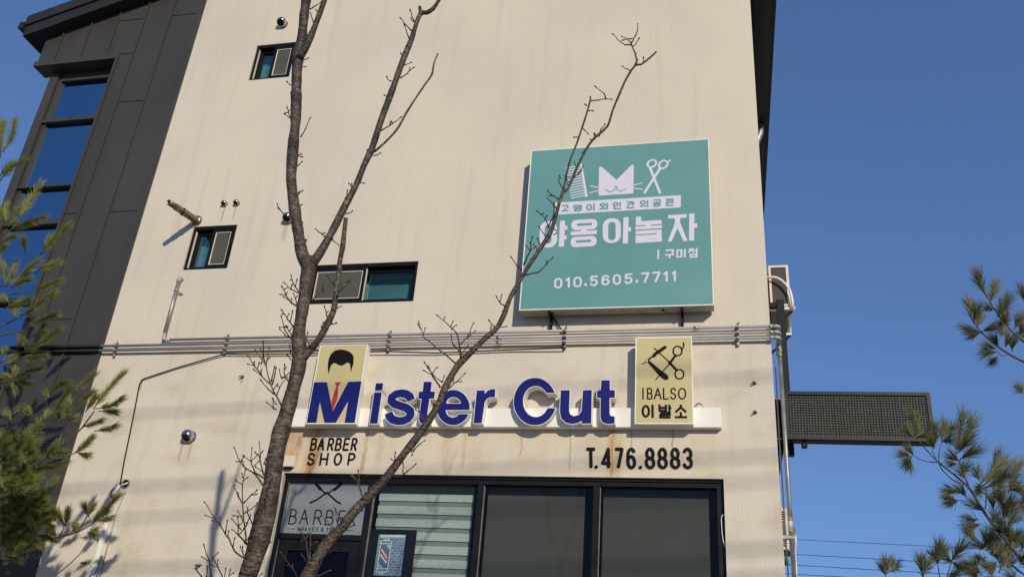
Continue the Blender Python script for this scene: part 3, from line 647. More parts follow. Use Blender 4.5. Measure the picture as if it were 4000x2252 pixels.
# ------------------------------------------------------------------ blinds inside the shop
yz = .21
bx0, bx1 = onY(D2(1232,720), yz).x, onY(D2(2186,740), yz).x
zs0 = onY(D2(1700,612), yz).z; zs1 = onY(D2(1680,740), yz).z; pit = zs0-zs1; hgt = zs0-onY(D2(1700,690), yz).z
zb_ = thing('zebra_blind', 'white and grey striped zebra blind behind the shop glass right of the door', 'blind', (bx0, yz, GZ))
k = 0; z = zs0
while z > GZ+.3:
    mb = MB(); mb.box(bx0, bx1, yz-.002, yz, z-hgt, z); mb.build('fabric_band', MT['blindwhite'], zb_); z -= pit
mb = MB(); mb.box(bx0+.004, bx1-.002, yz+.012, yz+.014, GZ+.25, zh+.05); mb.build('sheer_layer', MT['sheer'], zb_)
mb = MB(); mb.bbox(bx0-.02, bx1+.02, yz-.03, yz+.05, zs0+.10, zs0+.2, .008); mb.build('head_rail', MT['sheer'], zb_)
mb = MB(); mb.box(bx0, bx1, yz-.01, yz+.01, GZ+.22, GZ+.25); mb.build('bottom_rail', MT['sheer'], zb_)
for (xa, xb, lab) in ((v2[1]+.015, onY(D3(738,600), .2).x, 'dark grey roller blind behind the shop glass next to the zebra blind'), (v3[1]+.02, onY(D3(1982,700), .2).x, 'dark grey roller blind behind the rightmost shop pane')):
    t_ = thing('roller_blind', lab, 'blind', (xa, .2, GZ), 'dark roller blinds in the shop window')
    mb = MB(); mb.box(xa, xb, .199, .202, GZ+.2, zh+.06); mb.build('fabric', MT['blinddark'], t_)
    mb = MB(); mb.tube([(xa,.205,GZ+.19),(xb,.205,GZ+.19)], .012, 8); mb.build('bottom_rail', MT['frame'], t_)
    mb = MB(); mb.tube([(xa,.235,zh+.09),(xb,.235,zh+.09)], .03, 10); mb.build('roller', MT['frame'], t_)
# ================================================================== SIGNS
def letters(plane, parent, rows, mat_, yf, yb, wd, flat=False):
    """rows: list of (strokes, quad)"""
    for st, quad in rows:
        mb = MB(); plate(mb, plane.glyph(st, quad, wd, flat), yf, yb); mb.build('letter', mat_, parent)
def shape_part(name, sh, yf, yb, m, parent, m2=None, off=0.0, res=None, label=None):
    mb = MB(); plate(mb, sh, yf, yb, 0, 1 if m2 else 0, off, res); return mb.build(name, [m, m2] if m2 else m, parent, label=label)
def quad_box(x0, x1, z0, z1, t): return (x0, x1, z0, z1, t)
# ------------------------------------------------------------------ teal cat salon lightbox
TY = -.20
q = [onY(p, TY) for p in ((2074,591),(2770,541),(2788,1196),(2030,1208))]
tx0, tx1, tz0, tz1 = (q[0].x+q[3].x)/2, (q[1].x+q[2].x)/2, (q[2].z+q[3].z)/2, (q[0].z+q[1].z)/2
teal = thing('lightbox_sign', 'large square teal lightbox sign with a white cat, comb and scissors', 'sign', ((tx0+tx1)/2, 0, tz0))
mb = MB(); mb.bbox(tx0, tx1, TY, -.045, tz0, tz1, .004, 0); mb.build('case', MT['signside'], teal)
mb = MB(); ring(mb, tx0-.001, tx1+.001, tz0-.001, tz1+.001, .012, TY-.006, TY-.0005); mb.build('rim', MT['white'], teal)
mb = MB(); mb.box(tx0+.011, tx1-.011, TY-.003, TY-.0004, tz0+.011, tz1-.011); mb.build('face', MT['teal'], teal)
for k in range(26):                                     # pressed vents along the underside
    xx = tx0+.45+k*.058
    mb = MB(); mb.box(xx, xx+.034, -.13+.012*(k%2), -.10+.012*(k%2), tz0-.004, tz0+.001); mb.build('vent_slot', MT['signside'], teal)
mb = MB(); mb.box(tx0+.03, tx0+.34, -.12, -.05, tz0-.006, tz0-.0002); mb.build('hatch', MT['signside'], teal)
for p in (PH(510,845), PH(1902,806)):
    P = onY(p, -.12); mb = MB(); mb.lathe((P.x,-.12,tz0-.0005), (0,0,-1), [(0,.016),(.01,.015),(.012,.006)], 10); mb.build('bolt', MT['frame'], teal)
for p in (PH(480,900), PH(2138,850)):
    xx = onY(p, -.1).x
    mb = MB(); mb.box(xx-.014, xx+.014, -.17, -.002, tz0-.030, tz0-.0075); mb.box(xx-.014, xx+.014, -.012, -.002, tz0-.17, tz0-.03); mb.box(xx-.012, xx+.012, -.06, -.045, tz0-.13, tz0-.03); mb.build('bracket', MT['frame'], teal)
Lp = Plane(TT, TY-.0055); YA, YB = TY-.0055, TY-.003
sh = Shape(); Lp.poly(sh, [(600,335),(628,322),(712,790),(675,797)]); comb = shape_part('comb_spine', sh, YA, YB, MT['lilac'], teal)
for k in range(13):
    t = k/12; sh = Shape(); Lp.line(sh, [(404+74*t, 386+424*t), (592+82*t, 350+420*t)], 15, False); shape_part('comb_tooth', sh, YA+.0005, YB, MT['lilac'], teal)
sh = Shape(); Lp.poly(sh, [(870,400),(874,376),(890,364),(912,372),(1118,553),(1328,344),(1346,334),(1362,348),(1358,733),(1346,746),(876,776),(862,766)]); cat = shape_part('cat_head', sh, YA, YB, MT['lilac'], teal)
sh = Shape(); Lp.line(sh, [(962,690),(1025,725),(1112,680),(1178,715),(1253,678)], 12, False); Lp.line(sh, [(1112,682),(1112,650)], 12); Lp.line(sh, [(1090,651),(1134,648)], 12, False); shape_part('mouth', sh, YA-.0012, YA-.0002, MT['teal'], cat)
for a, b in (((748,640),(862,660)),((741,735),(862,702)),((1360,627),(1480,596)),((1360,672),(1487,686))):
    sh = Shape(); Lp.line(sh, [a,b], 15, False); shape_part('whisker', sh, YA, YB, MT['lilac'], teal)
sh = Shape(); Lp.ell(sh, 1617, 322, 80, 60, 1, -25); Lp.ell(sh, 1618, 322, 50, 36, -1, -35); Lp.ell(sh, 1777, 336, 80, 62, 1, -30); Lp.ell(sh, 1780, 334, 52, 37, -1, -35)
Lp.line(sh, [(1842,302),(1884,270)], 22); Lp.line(sh, [(1592,382),(1736,745)], 34); Lp.line(sh, [(1735,390),(1508,742)], 34); shape_part('scissors', sh, YA, YB, MT['lilac'], teal)
sh = Shape(); Lp.poly(sh, [(245,875),(2028,770),(2028,942),(245,1047)]); ban = shape_part('banner', sh, YA, YB, MT['lilac'], teal, res=.006)
for key, x0, x1, ya, yb2 in (('go',330,450,895,1010),('yang',500,640,892,1005),('i',685,822,880,998),('wa',868,1012,868,988),('in',1062,1195,857,978),('gan',1248,1386,845,965),('ui',1440,1576,832,952),('gong',1622,1757,818,942),('jon',1805,1940,812,930)):
    s_ = -.055*(x1-x0)/2
    mb = MB(); plate(mb, Plane(TT,YA).glyph(HG[key], [(x0+10,ya+12-s_),(x1-10,ya+12+s_),(x1-10,yb2-12+s_),(x0+10,yb2-12-s_)], 21, True), YA-.0012, YA-.0002); mb.build('letter', MT['teal'], ban)
def rr(sh, x0, y0, x1, y1, r, sign=1, sk=-.058):
    cx = (x0+x1)/2
    Lp.poly(sh, [(x, y+sk*(x-cx)) for x, y in rrect(x0,y0,x1,y1,r)], sign)
def big(*ops):
    sh = Shape()
    for o in ops:
        if o[0] == 'r': rr(sh, *o[1:])
        else: Lp.poly(sh, o[1], 1)
    shape_part('letter', sh, YA, YB, MT['lilac'], teal)
big(('r',28,1135,276,1512,118), ('r',100,1190,196,1455,48,-1), ('p',[(317,1131),(390,1128),(372,1497),(299,1498)]), ('p',[(385,1203),(424,1200),(420,1258),(380,1260)]), ('p',[(380,1342),(415,1340),(411,1395),(376,1397)]))
big(('r',476,1112,845,1258,66), ('r',555,1166,772,1200,16,-1), ('p',[(618,1248),(700,1244),(698,1285),(616,1288)]), ('p',[(472,1285),(842,1263),(838,1318),(470,1338)]), ('r',466,1352,836,1498,66), ('r',540,1404,758,1438,16,-1))
big(('r',922,1095,1178,1445,112), ('r',1000,1148,1104,1408,50,-1), ('p',[(1216,1084),(1290,1080),(1278,1452),(1205,1455)]), ('p',[(1285,1222),(1324,1220),(1322,1278),(1283,1280)]))
big(('p',[(1392,1075),(1466,1071),(1468,1137),(1755,1120),(1757,1178),(1390,1200)]), ('p',[(1530,1185),(1610,1180),(1608,1222),(1528,1226)]), ('p',[(1384,1215),(1762,1192),(1762,1236),(1384,1258)]),
    ('p',[(1386,1275),(1757,1253),(1757,1378),(1450,1396),(1450,1380),(1686,1366),(1686,1308),(1386,1325)]), ('p',[(1386,1340),(1686,1322),(1686,1364),(1452,1378),(1455,1398),(1760,1380),(1760,1425),(1386,1448)]))
big(('p',[(1850,1052),(2110,1036),(2110,1086),(1850,1102)]), ('p',[(1942,1095),(2022,1090),(2016,1150),(2042,1215),(2123,1412),(2066,1418),(1980,1238),(1897,1425),(1841,1428),(1925,1215),(1945,1150)]))
big(('p',[(2146,1031),(2222,1027),(2218,1410),(2143,1414)]), ('p',[(2218,1171),(2263,1168),(2262,1228),(2217,1231)]))
P3 = Plane(B3, YA)
sh = Shape(); P3.poly(sh, [(1462,1222),(1480,1221),(1478,1317),(1461,1318)]); shape_part('letter', sh, YA, YB, MT['lilac'], teal)
letters(P3, teal, [(HG['gu'],[(1540,1225),(1632,1219),(1630,1305),(1538,1310)]), (HG['mi'],[(1655,1220),(1745,1215),(1743,1300),(1655,1304)]), (HG['jeom'],[(1773,1212),(1866,1207),(1866,1298),(1771,1302)])], MT['lilac'], YA, YB, 17, True)
Pp = Plane(PH, YA); sp = -.0625
for ch, x0, x1 in (('0',530,632),('1',660,745),('0',772,877),('.',905,943),('5',978,1083),('6',1120,1230),('0',1268,1370),('5',1410,1518),('.',1550,1590),('7',1622,1728),('7',1760,1866),('1',1892,1975),('1',2000,2075)):
    ym = 436+sp*(x0-530); dy = sp*(x1-x0); i = 12
    if ch == '.':
        sh = Shape(); Pp.ell(sh, (x0+x1)/2, ym+105, 19, 19); shape_part('letter', sh, YA, YB, MT['lilac'], teal)
    else: letters(Pp, teal, [(FONT[ch],[(x0+i,ym+i),(x1-i,ym+dy+i),(x1-i,ym+dy+135-i),(x0+i,ym+135-i)])], MT['lilac'], YA, YB, 25)
# ------------------------------------------------------------------ channel letter sign
BY = -.085; LY = -.165
bz0 = onY((2819,1668), BY).z; bz1 = onY(C3(2108,1005), BY).z; bx0_, bx1_ = onY((1132,1668), BY).x, onY((2819,1668), BY).x
lsg = thing('letter_sign', 'navy channel letters reading ister Cut on a white bar above the shop window', 'sign', ((bx0_+bx1_)/2, 0, bz0))
mb = MB(); mb.bbox(bx0_, bx1_, BY, -.003, bz0, bz1, .004); mb.build('bar', MT['white'], lsg)
Q2, Q3 = Plane(C2, LY), Plane(C3, LY)
def chan(sh, off=.008):
    mb = MB(); plate(mb, sh, LY, -.042, 0, 0, off); o = mb.build('letter', MT['white'], lsg)
    mb = MB(); plate(mb, sh, LY-.004, LY-.0005); mb.build('face', MT['navy'], o)
sh = Shape(); Q2.poly(sh, [(1207,953),(1280,952),(1271,1023),(1197,1024)]); chan(sh)
sh = Shape(); Q2.poly(sh, [(1191,1045),(1266,1045),(1222,1356),(1145,1356)]); chan(sh)
sh = Shape(); Q2.line(sh, [(1560,1122),(1548,1085),(1510,1060),(1462,1052),(1408,1062),(1366,1092),(1362,1130),(1392,1158),(1450,1178),(1510,1198),(1552,1228),(1556,1270),(1530,1308),(1482,1329),(1430,1332),(1378,1318),(1346,1288),(1336,1250)], 78); chan(sh)
sh = Shape(); Q2.poly(sh, [(1690,938),(1768,938),(1757,1036),(1801,1037),(1792,1107),(1746,1107),(1722,1262),(1728,1288),(1752,1292),(1746,1358),(1700,1362),(1655,1350),(1640,1310),(1645,1262),(1668,1107),(1632,1106),(1640,1037),(1678,1037)]); chan(sh)
sh = Shape(); Q2.ell(sh, 1985, 1196, 165, 176); Q2.poly(sh, arc(1988,1156,75,66,180,360,16), -1)
Q2.poly(sh, [(1905,1220),(2230,1218),(2230,1262),(2044,1262),(2015,1290),(1982,1298),(1948,1290),(1922,1268)], -1); chan(sh)
sh = Shape(); Q2.poly(sh, [(2222,1025),(2303,1025),(2300,1062),(2330,1028),(2365,1013),(2408,1010),(2404,1090),(2360,1092),(2325,1105),(2300,1142),(2270,1352),(2190,1352)]); chan(sh)
sh = Shape(); Q3.ell(sh, 232, 945, 213, 237); Q3.ell(sh, 240, 945, 130, 158, -1); Q3.poly(sh, [(240,858),(560,858),(560,1012),(240,1012)], -1); chan(sh)
sh = Shape(); Q3.poly(sh, [(492,832),(582,832),(573,1038),(583,1075),(622,1094),(672,1080),(703,1038),(715,832),(803,830),(797,1165),(702,1165),(701,1136),(665,1158),(615,1170),(545,1158),(496,1112),(483,1045)]); chan(sh)
sh = Shape(); Q3.poly(sh, [(900,732),(985,732),(985,831),(1036,832),(1033,906),(982,907),(980,1060),(990,1090),(1032,1096),(1030,1165),(960,1170),(908,1150),(891,1100),(893,907),(855,906),(858,834),(893,832)]); chan(sh)
for k in range(3):                                       # loose supply wires on top of the bar
    P0 = onY(C3(1830+10*k,1000), -.06); P1 = onY(C3(1928,1006), -.06); pm = (P0+P1)/2+Vector((0,0,.05-.008*k))
    mb = MB(); mb.tube([P0, P0*.6+pm*.4+Vector((0,0,.012)), pm, P1*.6+pm*.4+Vector((0,0,.012)), P1], .0025, 5); mb.build('wire', MT['rubber'], lsg)
# ------------------------------------------------------------------ the two beige lightboxes
def lightbox(name, label, quadpx, Y):
    q = [onY(p, Y) for p in quadpx]; x0, x1 = (q[0].x+q[3].x)/2, (q[1].x+q[2].x)/2; z0, z1 = (q[2].z+q[3].z)/2, (q[0].z+q[1].z)/2
    t = thing(name, label, 'sign', ((x0+x1)/2, 0, z0))
    mb = MB(); mb.bbox(x0, x1, Y, BY-.001, z0, z1, .004); mb.box(x0+.03, x1-.03, BY-.001, -.004, bz1+.01, z1-.03); mb.build('case', MT['white'], t)
    mb = MB(); ring(mb, x0-.001, x1+.001, z0-.001, z1+.001, .012, Y-.006, Y-.0005); mb.build('rim', MT['white'], t)
    mb = MB(); mb.box(x0+.011, x1-.011, Y-.003, Y-.0004, z0+.011, z1-.011); mb.build('face', MT['gold'], t)
    return t
ia = lightbox('barber_lightbox', 'upright beige lightbox sign with crossed razor and scissors at the right of the letters', [C3(1243,305),C3(1812,300),C3(1824,1172),C3(1236,1172)], -.168)
Pm, ya, yb3 = Plane(C3, -.1735), -.1735, -.1712
sh = Shape(); Pm.line(sh, [(1428,485),(1440,468),(1538,400)], 34, False); Pm.line(sh, [(1357,537),(1440,470)], 17); shape_part('razor_blade', sh, ya, yb3, MT['ink'], ia)
sh = Shape(); Pm.poly(sh, [(1360,548),(1378,530),(1500,632),(1562,675),(1575,698),(1570,722),(1545,730),(1512,714),(1465,668)]); Pm.line(sh, [(1302,565),(1325,562),(1350,545)], 9, False); shape_part('razor_handle', sh, ya, yb3, MT['ink'], ia)
sh = Shape(); Pm.ell(sh, 1357, 537, 17, 17); shape_part('rivet', sh, ya-.001, ya-.0002, MT['ink'], ia)
sh = Shape(); Pm.ell(sh, 1357, 537, 10, 10); shape_part('rivet_centre', sh, ya-.002, ya-.0011, MT['white'], ia)
sh = Shape()
for c in ((1665,437),(1684,670)): Pm.line(sh, arc(c[0],c[1],44,48,0,360,28), 15, False)
Pm.line(sh, [(1430,408),(1592,556)], 11, False); Pm.line(sh, [(1446,724),(1592,556)], 11, False); Pm.line(sh, [(1585,563),(1646,480)], 24, False); Pm.line(sh, [(1580,548),(1652,626)], 24, False)
Pm.line(sh, [(1706,428),(1722,400),(1729,375),(1724,353)], 14, False); shape_part('scissors', sh, ya, yb3, MT['ink'], ia)
for ch, x0, x1 in (('I',1310,1326),('B',1364,1408),('A',1432,1500),('L',1525,1570),('S',1597,1646),('O',1676,1746)):
    letters(Pm, ia, [(FONT[ch],[(x0,812),(x1,812),(x1,918),(x0,918)])], MT['ink'], ya, yb3, 14)
for key, x0, x1 in (('i',1314,1424),('bal',1482,1600),('so',1640,1756)):
    letters(Pm, ia, [(HG[key],[(x0-3,976),(x1+3,976),(x1+5,1108),(x0-3,1108)])], MT['ink'], ya, yb3, 23, True)
ma = lightbox('portrait_lightbox', 'beige lightbox sign with black hair, red tie and navy M collar', [C2(650,572),C2(1126,563),C2(1000,1362),C2(500,1362)], -.178)
Pm, ya, yb3 = Plane(C2, -.1835), -.1835, -.1812
sh = Shape(); Pm.poly(sh, [(728,862),(722,800),(724,745),(734,700),(755,655),(795,622),(845,612),(895,617),(940,635),(972,662),(983,695),(979,755),(965,800),(947,846),(951,800),(947,762),(932,742),(908,747),(882,768),(855,774),(826,766),(800,749),(776,750),(753,774),(740,818)]); shape_part('hair', sh, ya, yb3, MT['ink'], ma)
sh = Shape(); Pm.poly(sh, [(584,941),(713,940),(771,1232),(928,937),(1061,932),(992,1356),(890,1356),(928,1128),(798,1356),(690,1356),(642,1138),(605,1356),(508,1356)]); shape_part('collar', sh, ya, yb3, MT['navy'], ma)
sh = Shape(); Pm.poly(sh, [(790,942),(855,940),(832,975),(810,977)]); shape_part('tie_knot', sh, ya-.0012, yb3-.002, MT['red'], ma)
sh = Shape(); Pm.poly(sh, [(808,980),(828,978),(821,1105),(770,1228),(757,1135)]); shape_part('tie', sh, ya-.0012, yb3-.002, MT['red'], ma)
# ------------------------------------------------------------------ cut lettering on the wall and on the glass
def word(name, label, cat, rows, plane, m, yf, yb, wd, flat=False):
    P = plane.p(rows[0][1][3]); t = thing(name, label, cat, (P[0], yf, P[1])); letters(plane, t, rows, m, yf, yb, wd, flat); return t
Pw = Plane(D2, -.012); rows = []
for ch, x0, x1 in (('B',550,602),('A',624,680),('R',722,774),('B',800,852),('E',880,930),('R',960,1008)): rows.append((FONT[ch],[(x0+16,56),(x1+10,56),(x1-6,168),(x0-4,168)]))
for ch, x0, x1 in (('S',522,582),('H',648,716),('O',788,856),('P',930,990)): rows.append((FONT[ch],[(x0+10,206),(x1+8,207),(x1-8,316),(x0-6,316)]))
word('wall_lettering', 'black cut letters reading BARBER SHOP on the rust stained wall', 'lettering', rows, Pw, MT['ink'], -.012, .002, 15)
Pw = Plane(D3, -.012); rows = []
for ch, x0, x1 in (('T',735,850),('4',895,1003),('7',1024,1122),('6',1146,1250),('8',1334,1440),('8',1460,1566),('8',1588,1693),('3',1713,1820)):
    i = 15; rows.append((FONT[ch],[(x0+i,145+i),(x1-i,147+i),(x1-i+3,366-i),(x0+i+3,358-i)]))
tl = word('phone_lettering', 'black cut numerals reading T.476.8883 above the right shop panes', 'lettering', rows, Pw, MT['ink'], -.012, .002, 30, True)
for c in ((847,340),(1292,345)):
    sh = Shape(); Pw.ell(sh, c[0], c[1], 17, 17); shape_part('letter', sh, -.012, .002, MT['ink'], tl)
Pg = Plane(WN, .0965); rows = []
for ch, x0, x1 in (('B',175,272),('A',320,432),('R',512,620),('B',672,780),('E',845,942),('R',985,1085)): rows.append((FONT[ch],[(x0+28,514+.03*x0),(x1+6,514+.03*x1),(x1-6,715+.02*x0),(x0-8,715+.02*x0)]))
wl = word('window_lettering', 'black lettering BARBER SHAVES & TRIMS with crossed razors on the frosted fanlight', 'lettering', rows, Pg, MT['ink'], .0965, .0979, 17)
x = 283
for ch in 'SHAVES & TRIMS':
    if ch == ' ': x += 22; continue
    letters(Pg, wl, [(FONT[ch],[(x+5,764+.02*x-5),(x+36,764+.02*x-5),(x+31,812+.02*x-5),(x,812+.02*x-5)])], MT['ink'], .0965, .0979, 8); x += 51
for a, b, c in (((148,786),(240,787),(238,787)), ((975,804),(1068,806),(978,804))):
    sh = Shape(); Pg.line(sh, [a,b], 5); Pg.ell(sh, c[0], c[1], 10, 9); shape_part('rule', sh, .0965, .0979, MT['ink'], wl)
sh = Shape(); Pg.poly(sh, [(528,165),(562,160),(625,228),(612,262),(590,258),(535,190)]); Pg.line(sh, [(600,235),(690,315)], 22); Pg.line(sh, [(690,285),(830,415),(880,438)], 24, False); shape_part('razor', sh, .0965, .0979, MT['ink'], wl)
sh = Shape(); Pg.poly(sh, [(905,155),(880,152),(780,238),(785,262),(800,270),(905,185)]); Pg.line(sh, [(790,238),(712,300)], 22); Pg.line(sh, [(672,298),(560,385),(462,430)], 24, False); shape_part('razor', sh, .0958, .0964, MT['ink'], wl)
# ------------------------------------------------------------------ barber pole picture on the glass
py = .125; Pp = Plane(PO, py)
P0 = Pp.p((40,140)); P1 = Pp.p((1050,158)); xb_ = (P0[0]); xr_ = P1[0]; ztp = P1[1]
po = thing('barber_pole_poster', 'black framed barber pole poster behind the glass right of the door', 'poster', (xb_, py, GZ+1.2))
mb = MB(); mb.box(v1[1]-.01, xr_, py+.003, py+.02, GZ+1.2, ztp); mb.build('board', MT['frame'], po)
pl_ = Pp.p((225,260)); prr = Pp.p((815,265)); zbot = Pp.p((400,1160))[1]
brick = bpy.data.materials.new('printed_brick_wall'); brick.use_nodes = True; bn = brick.node_tree.nodes; bl = brick.node_tree.links
tc = bn.new('ShaderNodeTexCoord'); mp = bn.new('ShaderNodeMapping'); mp.inputs['Rotation'].default_value = (math.radians(90),0,0); br = bn.new('ShaderNodeTexBrick'); br.inputs['Scale'].default_value = 9.0
br.inputs['Color1'].default_value = (0.22,0.23,0.24,1); br.inputs['Color2'].default_value = (0.10,0.15,0.30,1); br.inputs['Mortar'].default_value = (0.28,0.38,0.62,1); br.inputs['Mortar Size'].default_value = 0.035
bl.new(tc.outputs['Object'], mp.inputs[0]); bl.new(mp.outputs[0], br.inputs['Vector']); bl.new(br.outputs[0], bn['Principled BSDF'].inputs['Base Color'])
mb = MB(); mb.box(pl_[0], prr[0], py, py+.0025, zbot, prr[1]); pic = mb.build('picture', brick, po)
MT['neonwhite'] = mat('printed_pale_green', (0.62,0.72,0.62), 0.5); MT['neonblue'] = mat('printed_blue', (0.10,0.14,0.35), 0.5); MT['neonred'] = mat('printed_red', (0.42,0.10,0.10), 0.5)
def prt(fn, m, k=0):
    sh = Shape(); fn(sh); shape_part('print', sh, py-.001-.0008*k, py-.0002-.0008*k, m, pic)
prt(lambda s: Pp.line(s, [(262,290),(800,292)], 50), MT['neonwhite'])
prt(lambda s: Pp.poly(s, [(275,480),(480,490),(415,985),(205,985)]), MT['neonblue'])
prt(lambda s: (Pp.line(s, [(265,600),(415,790)], 62), Pp.line(s, [(278,545),(430,730)], 30)), MT['neonred'], 1)
prt(lambda s: Pp.line(s, [(285,580),(400,770)], 26), MT['neonwhite'], 2)
prt(lambda s: Pp.line(s, [(255,690),(395,880)], 34), MT['neonwhite'], 1)
prt(lambda s: (Pp.line(s, [(262,470),(190,1000)], 18), Pp.line(s, [(492,480),(418,1000)], 18), Pp.line(s, [(300,385),(470,388),(515,420),(500,455),(270,458),(250,430),(300,385)], 18), Pp.line(s, [(180,1000),(420,1005),(428,1040),(400,1080),(190,1078),(160,1035),(180,1000)], 18), Pp.line(s, arc(402,335,38,42,0,360,20), 15), Pp.line(s, arc(278,1130,36,40,150,390,16), 15), Pp.line(s, [(220,890),(285,965),(205,970),(222,890)], 14), Pp.line(s, [(400,500),(470,500),(452,565),(400,500)], 14)), MT['neonwhite'], 3)
# ================================================================== WALL FIXTURES
def V3(p, Y): return onY(p, Y)
def bend(pts, r=.06, n=5):
    """round the corners of a polyline"""
    pts = [Vector(p) for p in pts]; out = [pts[0]]
    for a, b, c in zip(pts, pts[1:], pts[2:]):
        u = (a-b); v = (c-b); k = min(r, u.length*.45, v.length*.45); u.normalize(); v.normalize()
        A, B = b+u*k, b+v*k
        for i in range(n+1):
            t = i/n; out.append(A*(1-t)**2+b*2*t*(1-t)+B*t*t)
    return out+[pts[-1]]
PYc = -.055; pr_ = .0165
zc = [onY(AC7(0,y), PYc).z for y in (880,933,982)]
xe = onY(AC7(335,880), PYc).x
xl1 = onY((637,1326), PYc).x; xs1 = onY(C1(1015,573), PYc).x; xs2 = onY(C1(995,627), PYc).x
names = ['top', 'middle', 'bottom']
vx, vz1 = xl1, onY(B1(1800,1345), PYc).z
for k, (nm, xl) in enumerate(zip(names, (xl1+.02, xs1, xs2))):
    t = thing('conduit', ('topmost of three grey wall conduits, ending at the upright pipe', 'middle of the three grey horizontal conduits across the wall', 'lowest of the three grey horizontal conduits across the wall')[k], 'conduit', (xl, PYc, zc[k]), 'grey conduits across the wall')
    yo = PYc
    mb = MB(); mb.tube([(xl,yo,zc[k]),(xe-.06,yo,zc[k])], pr_, 12); mb.build('pipe', MT['conduit'], t)
    mb = MB(); mb.tube(bend([(xe-.075,yo,zc[k]),(xe,yo,zc[k]),(xe,yo+.45,zc[k])], .05), pr_+.003, 12); mb.build('elbow', MT['conduit'], t)
    mb = MB(); mb.tube([(xe-.10,yo,zc[k]),(xe-.065,yo,zc[k])], pr_+.006, 12); mb.build('collar', MT['conduit'], t)
    for px_ in ([C3(1855,208)] if k == 0 else [C2(2445,490)] if k == 1 else [C2(2445,540)]):
        xx = onY(px_, yo).x; mb = MB(); mb.tube([(xx-.03,yo,zc[k]),(xx+.03,yo,zc[k])], pr_+.004, 12); mb.build('coupling', MT['galv'], t)
    if k == 0:
        mb = MB(); mb.tube(bend([(xl+.08,yo,zc[k]),(vx,yo,zc[k]),(vx,yo,zc[k]+.09)], .03), .021, 12); mb.build('elbow', MT['conduit'], t)
    else:
        x_end = onY((24,1357) if k == 1 else (6,1373), PYc).x
        mb = MB(); mb.tube([(x_end,yo,zc[k]),(x_end+.05,yo,zc[k]),(xl-.0005,yo,zc[k])], [.028,.023,.023], 12); mb.build('foam_sleeve', MT['rubber'], t, label='black foam sleeve over the left end')
t = thing('upright_pipe', 'shiny upright steel pipe below the small screened window', 'pipe', (vx, PYc, zc[0]+.09))
mb = MB(); mb.tube([(vx,PYc,zc[0]+.0905),(vx,PYc,vz1-.05)], .0235, 14); mb.build('pipe', MT['galv'], t)
mb = MB(); mb.tube(bend([(vx,PYc,vz1-.06),(vx,PYc,vz1),(vx,.0,vz1)], .05), .027, 14); mb.build('elbow', MT['conduit'], t)
P = onY(C1(1790,20), PYc); mb = MB(); mb.tube([(vx,PYc,P.z-.012),(vx,PYc,P.z+.012)], .028, 12); mb.box(vx+.02, vx+.075, -.012, -.001, P.z-.045, P.z-.02); mb.tube([(vx+.02,PYc,P.z),(vx+.06,-.006,P.z-.03)], .006, 6); mb.build('clamp', MT['galv'], t)
for k, p in enumerate((C1(1150,600), C1(2260,570), C2(1330,540), C3(530,300), C3(2272,280))):
    xx = onY(p, PYc).x; n_ = 2 if k == 0 else 3; zz = zc[1:] if k == 0 else zc
    t = thing('pipe_clamp', ('pipe clamp beside the charcoal cladding edge', 'second pipe clamp from the cladding, where the black cable drops', 'pipe clamp between the portrait lightbox and the right limb', 'pipe clamp below the teal sign with a black cable', 'rightmost pipe clamp, near the corner of the wall')[k], 'clamp', (xx, 0, zz[-1]-.06), 'clamps holding the conduits')
    mb = MB(); mb.box(xx-.012, xx+.012, -.036, -.001, zz[-1]-.07, zz[0]+.05); mb.build('rail', MT['galv'], t)
    for z_ in zz:
        mb = MB(); mb.tube([(xx-.011,PYc,z_),(xx+.011,PYc,z_)], pr_+.0065, 12); mb.bbox(xx-.016, xx+.016, -.086, -.072, z_-.012, z_+.012, .003); mb.build('saddle', MT['galv'], t)
    mb = MB(); mb.tube([(xx+.0,-.036,zz[0]+.045),(xx+.02,-.06,zz[0]+.055)], .008, 6); mb.build('bolt', MT['galv'], t)
# black cable
Yb = -.020
mb = MB(); pts = [V3(C3(540,405),-.05), V3(C3(0,425),-.03), V3(C2(1800,648),-.03), V3(C2(1330,632),-.05), V3(C2(600,652),-.03), V3(C2(0,662),-.03), V3(C1(2258,658),-.03), V3(C1(1800,790),Yb), V3(C1(1430,912),Yb), V3(C1(1402,965),Yb), V3(C1(1350,1240),Yb), V3(C1(1308,1450),Yb), V3(D1(1255,250),Yb), V3(D1(1206,525),Yb)]
mb.tube(bend(pts,.04,3), .0075, 6); tag(mb.build('black_cable', MT['rubber'], None, V3(D1(1206,525),Yb)), 'long black cable below the conduits dropping down the left wall', 'cable')
mb = MB(); pts = [V3(PH(455,820),-.12), V3(PH(500,900),-.08), V3(PH(560,990),-.03), V3(PH(615,1080),-.03), V3(C3(520,260),-.03), V3(C3(520,395),-.03)]
mb.tube(bend(pts,.03,3), .009, 6); tag(mb.build('feed_cable', MT['rubber'], None, V3(C3(520,395),-.03)), 'short black feed cable hanging from the teal sign', 'cable')
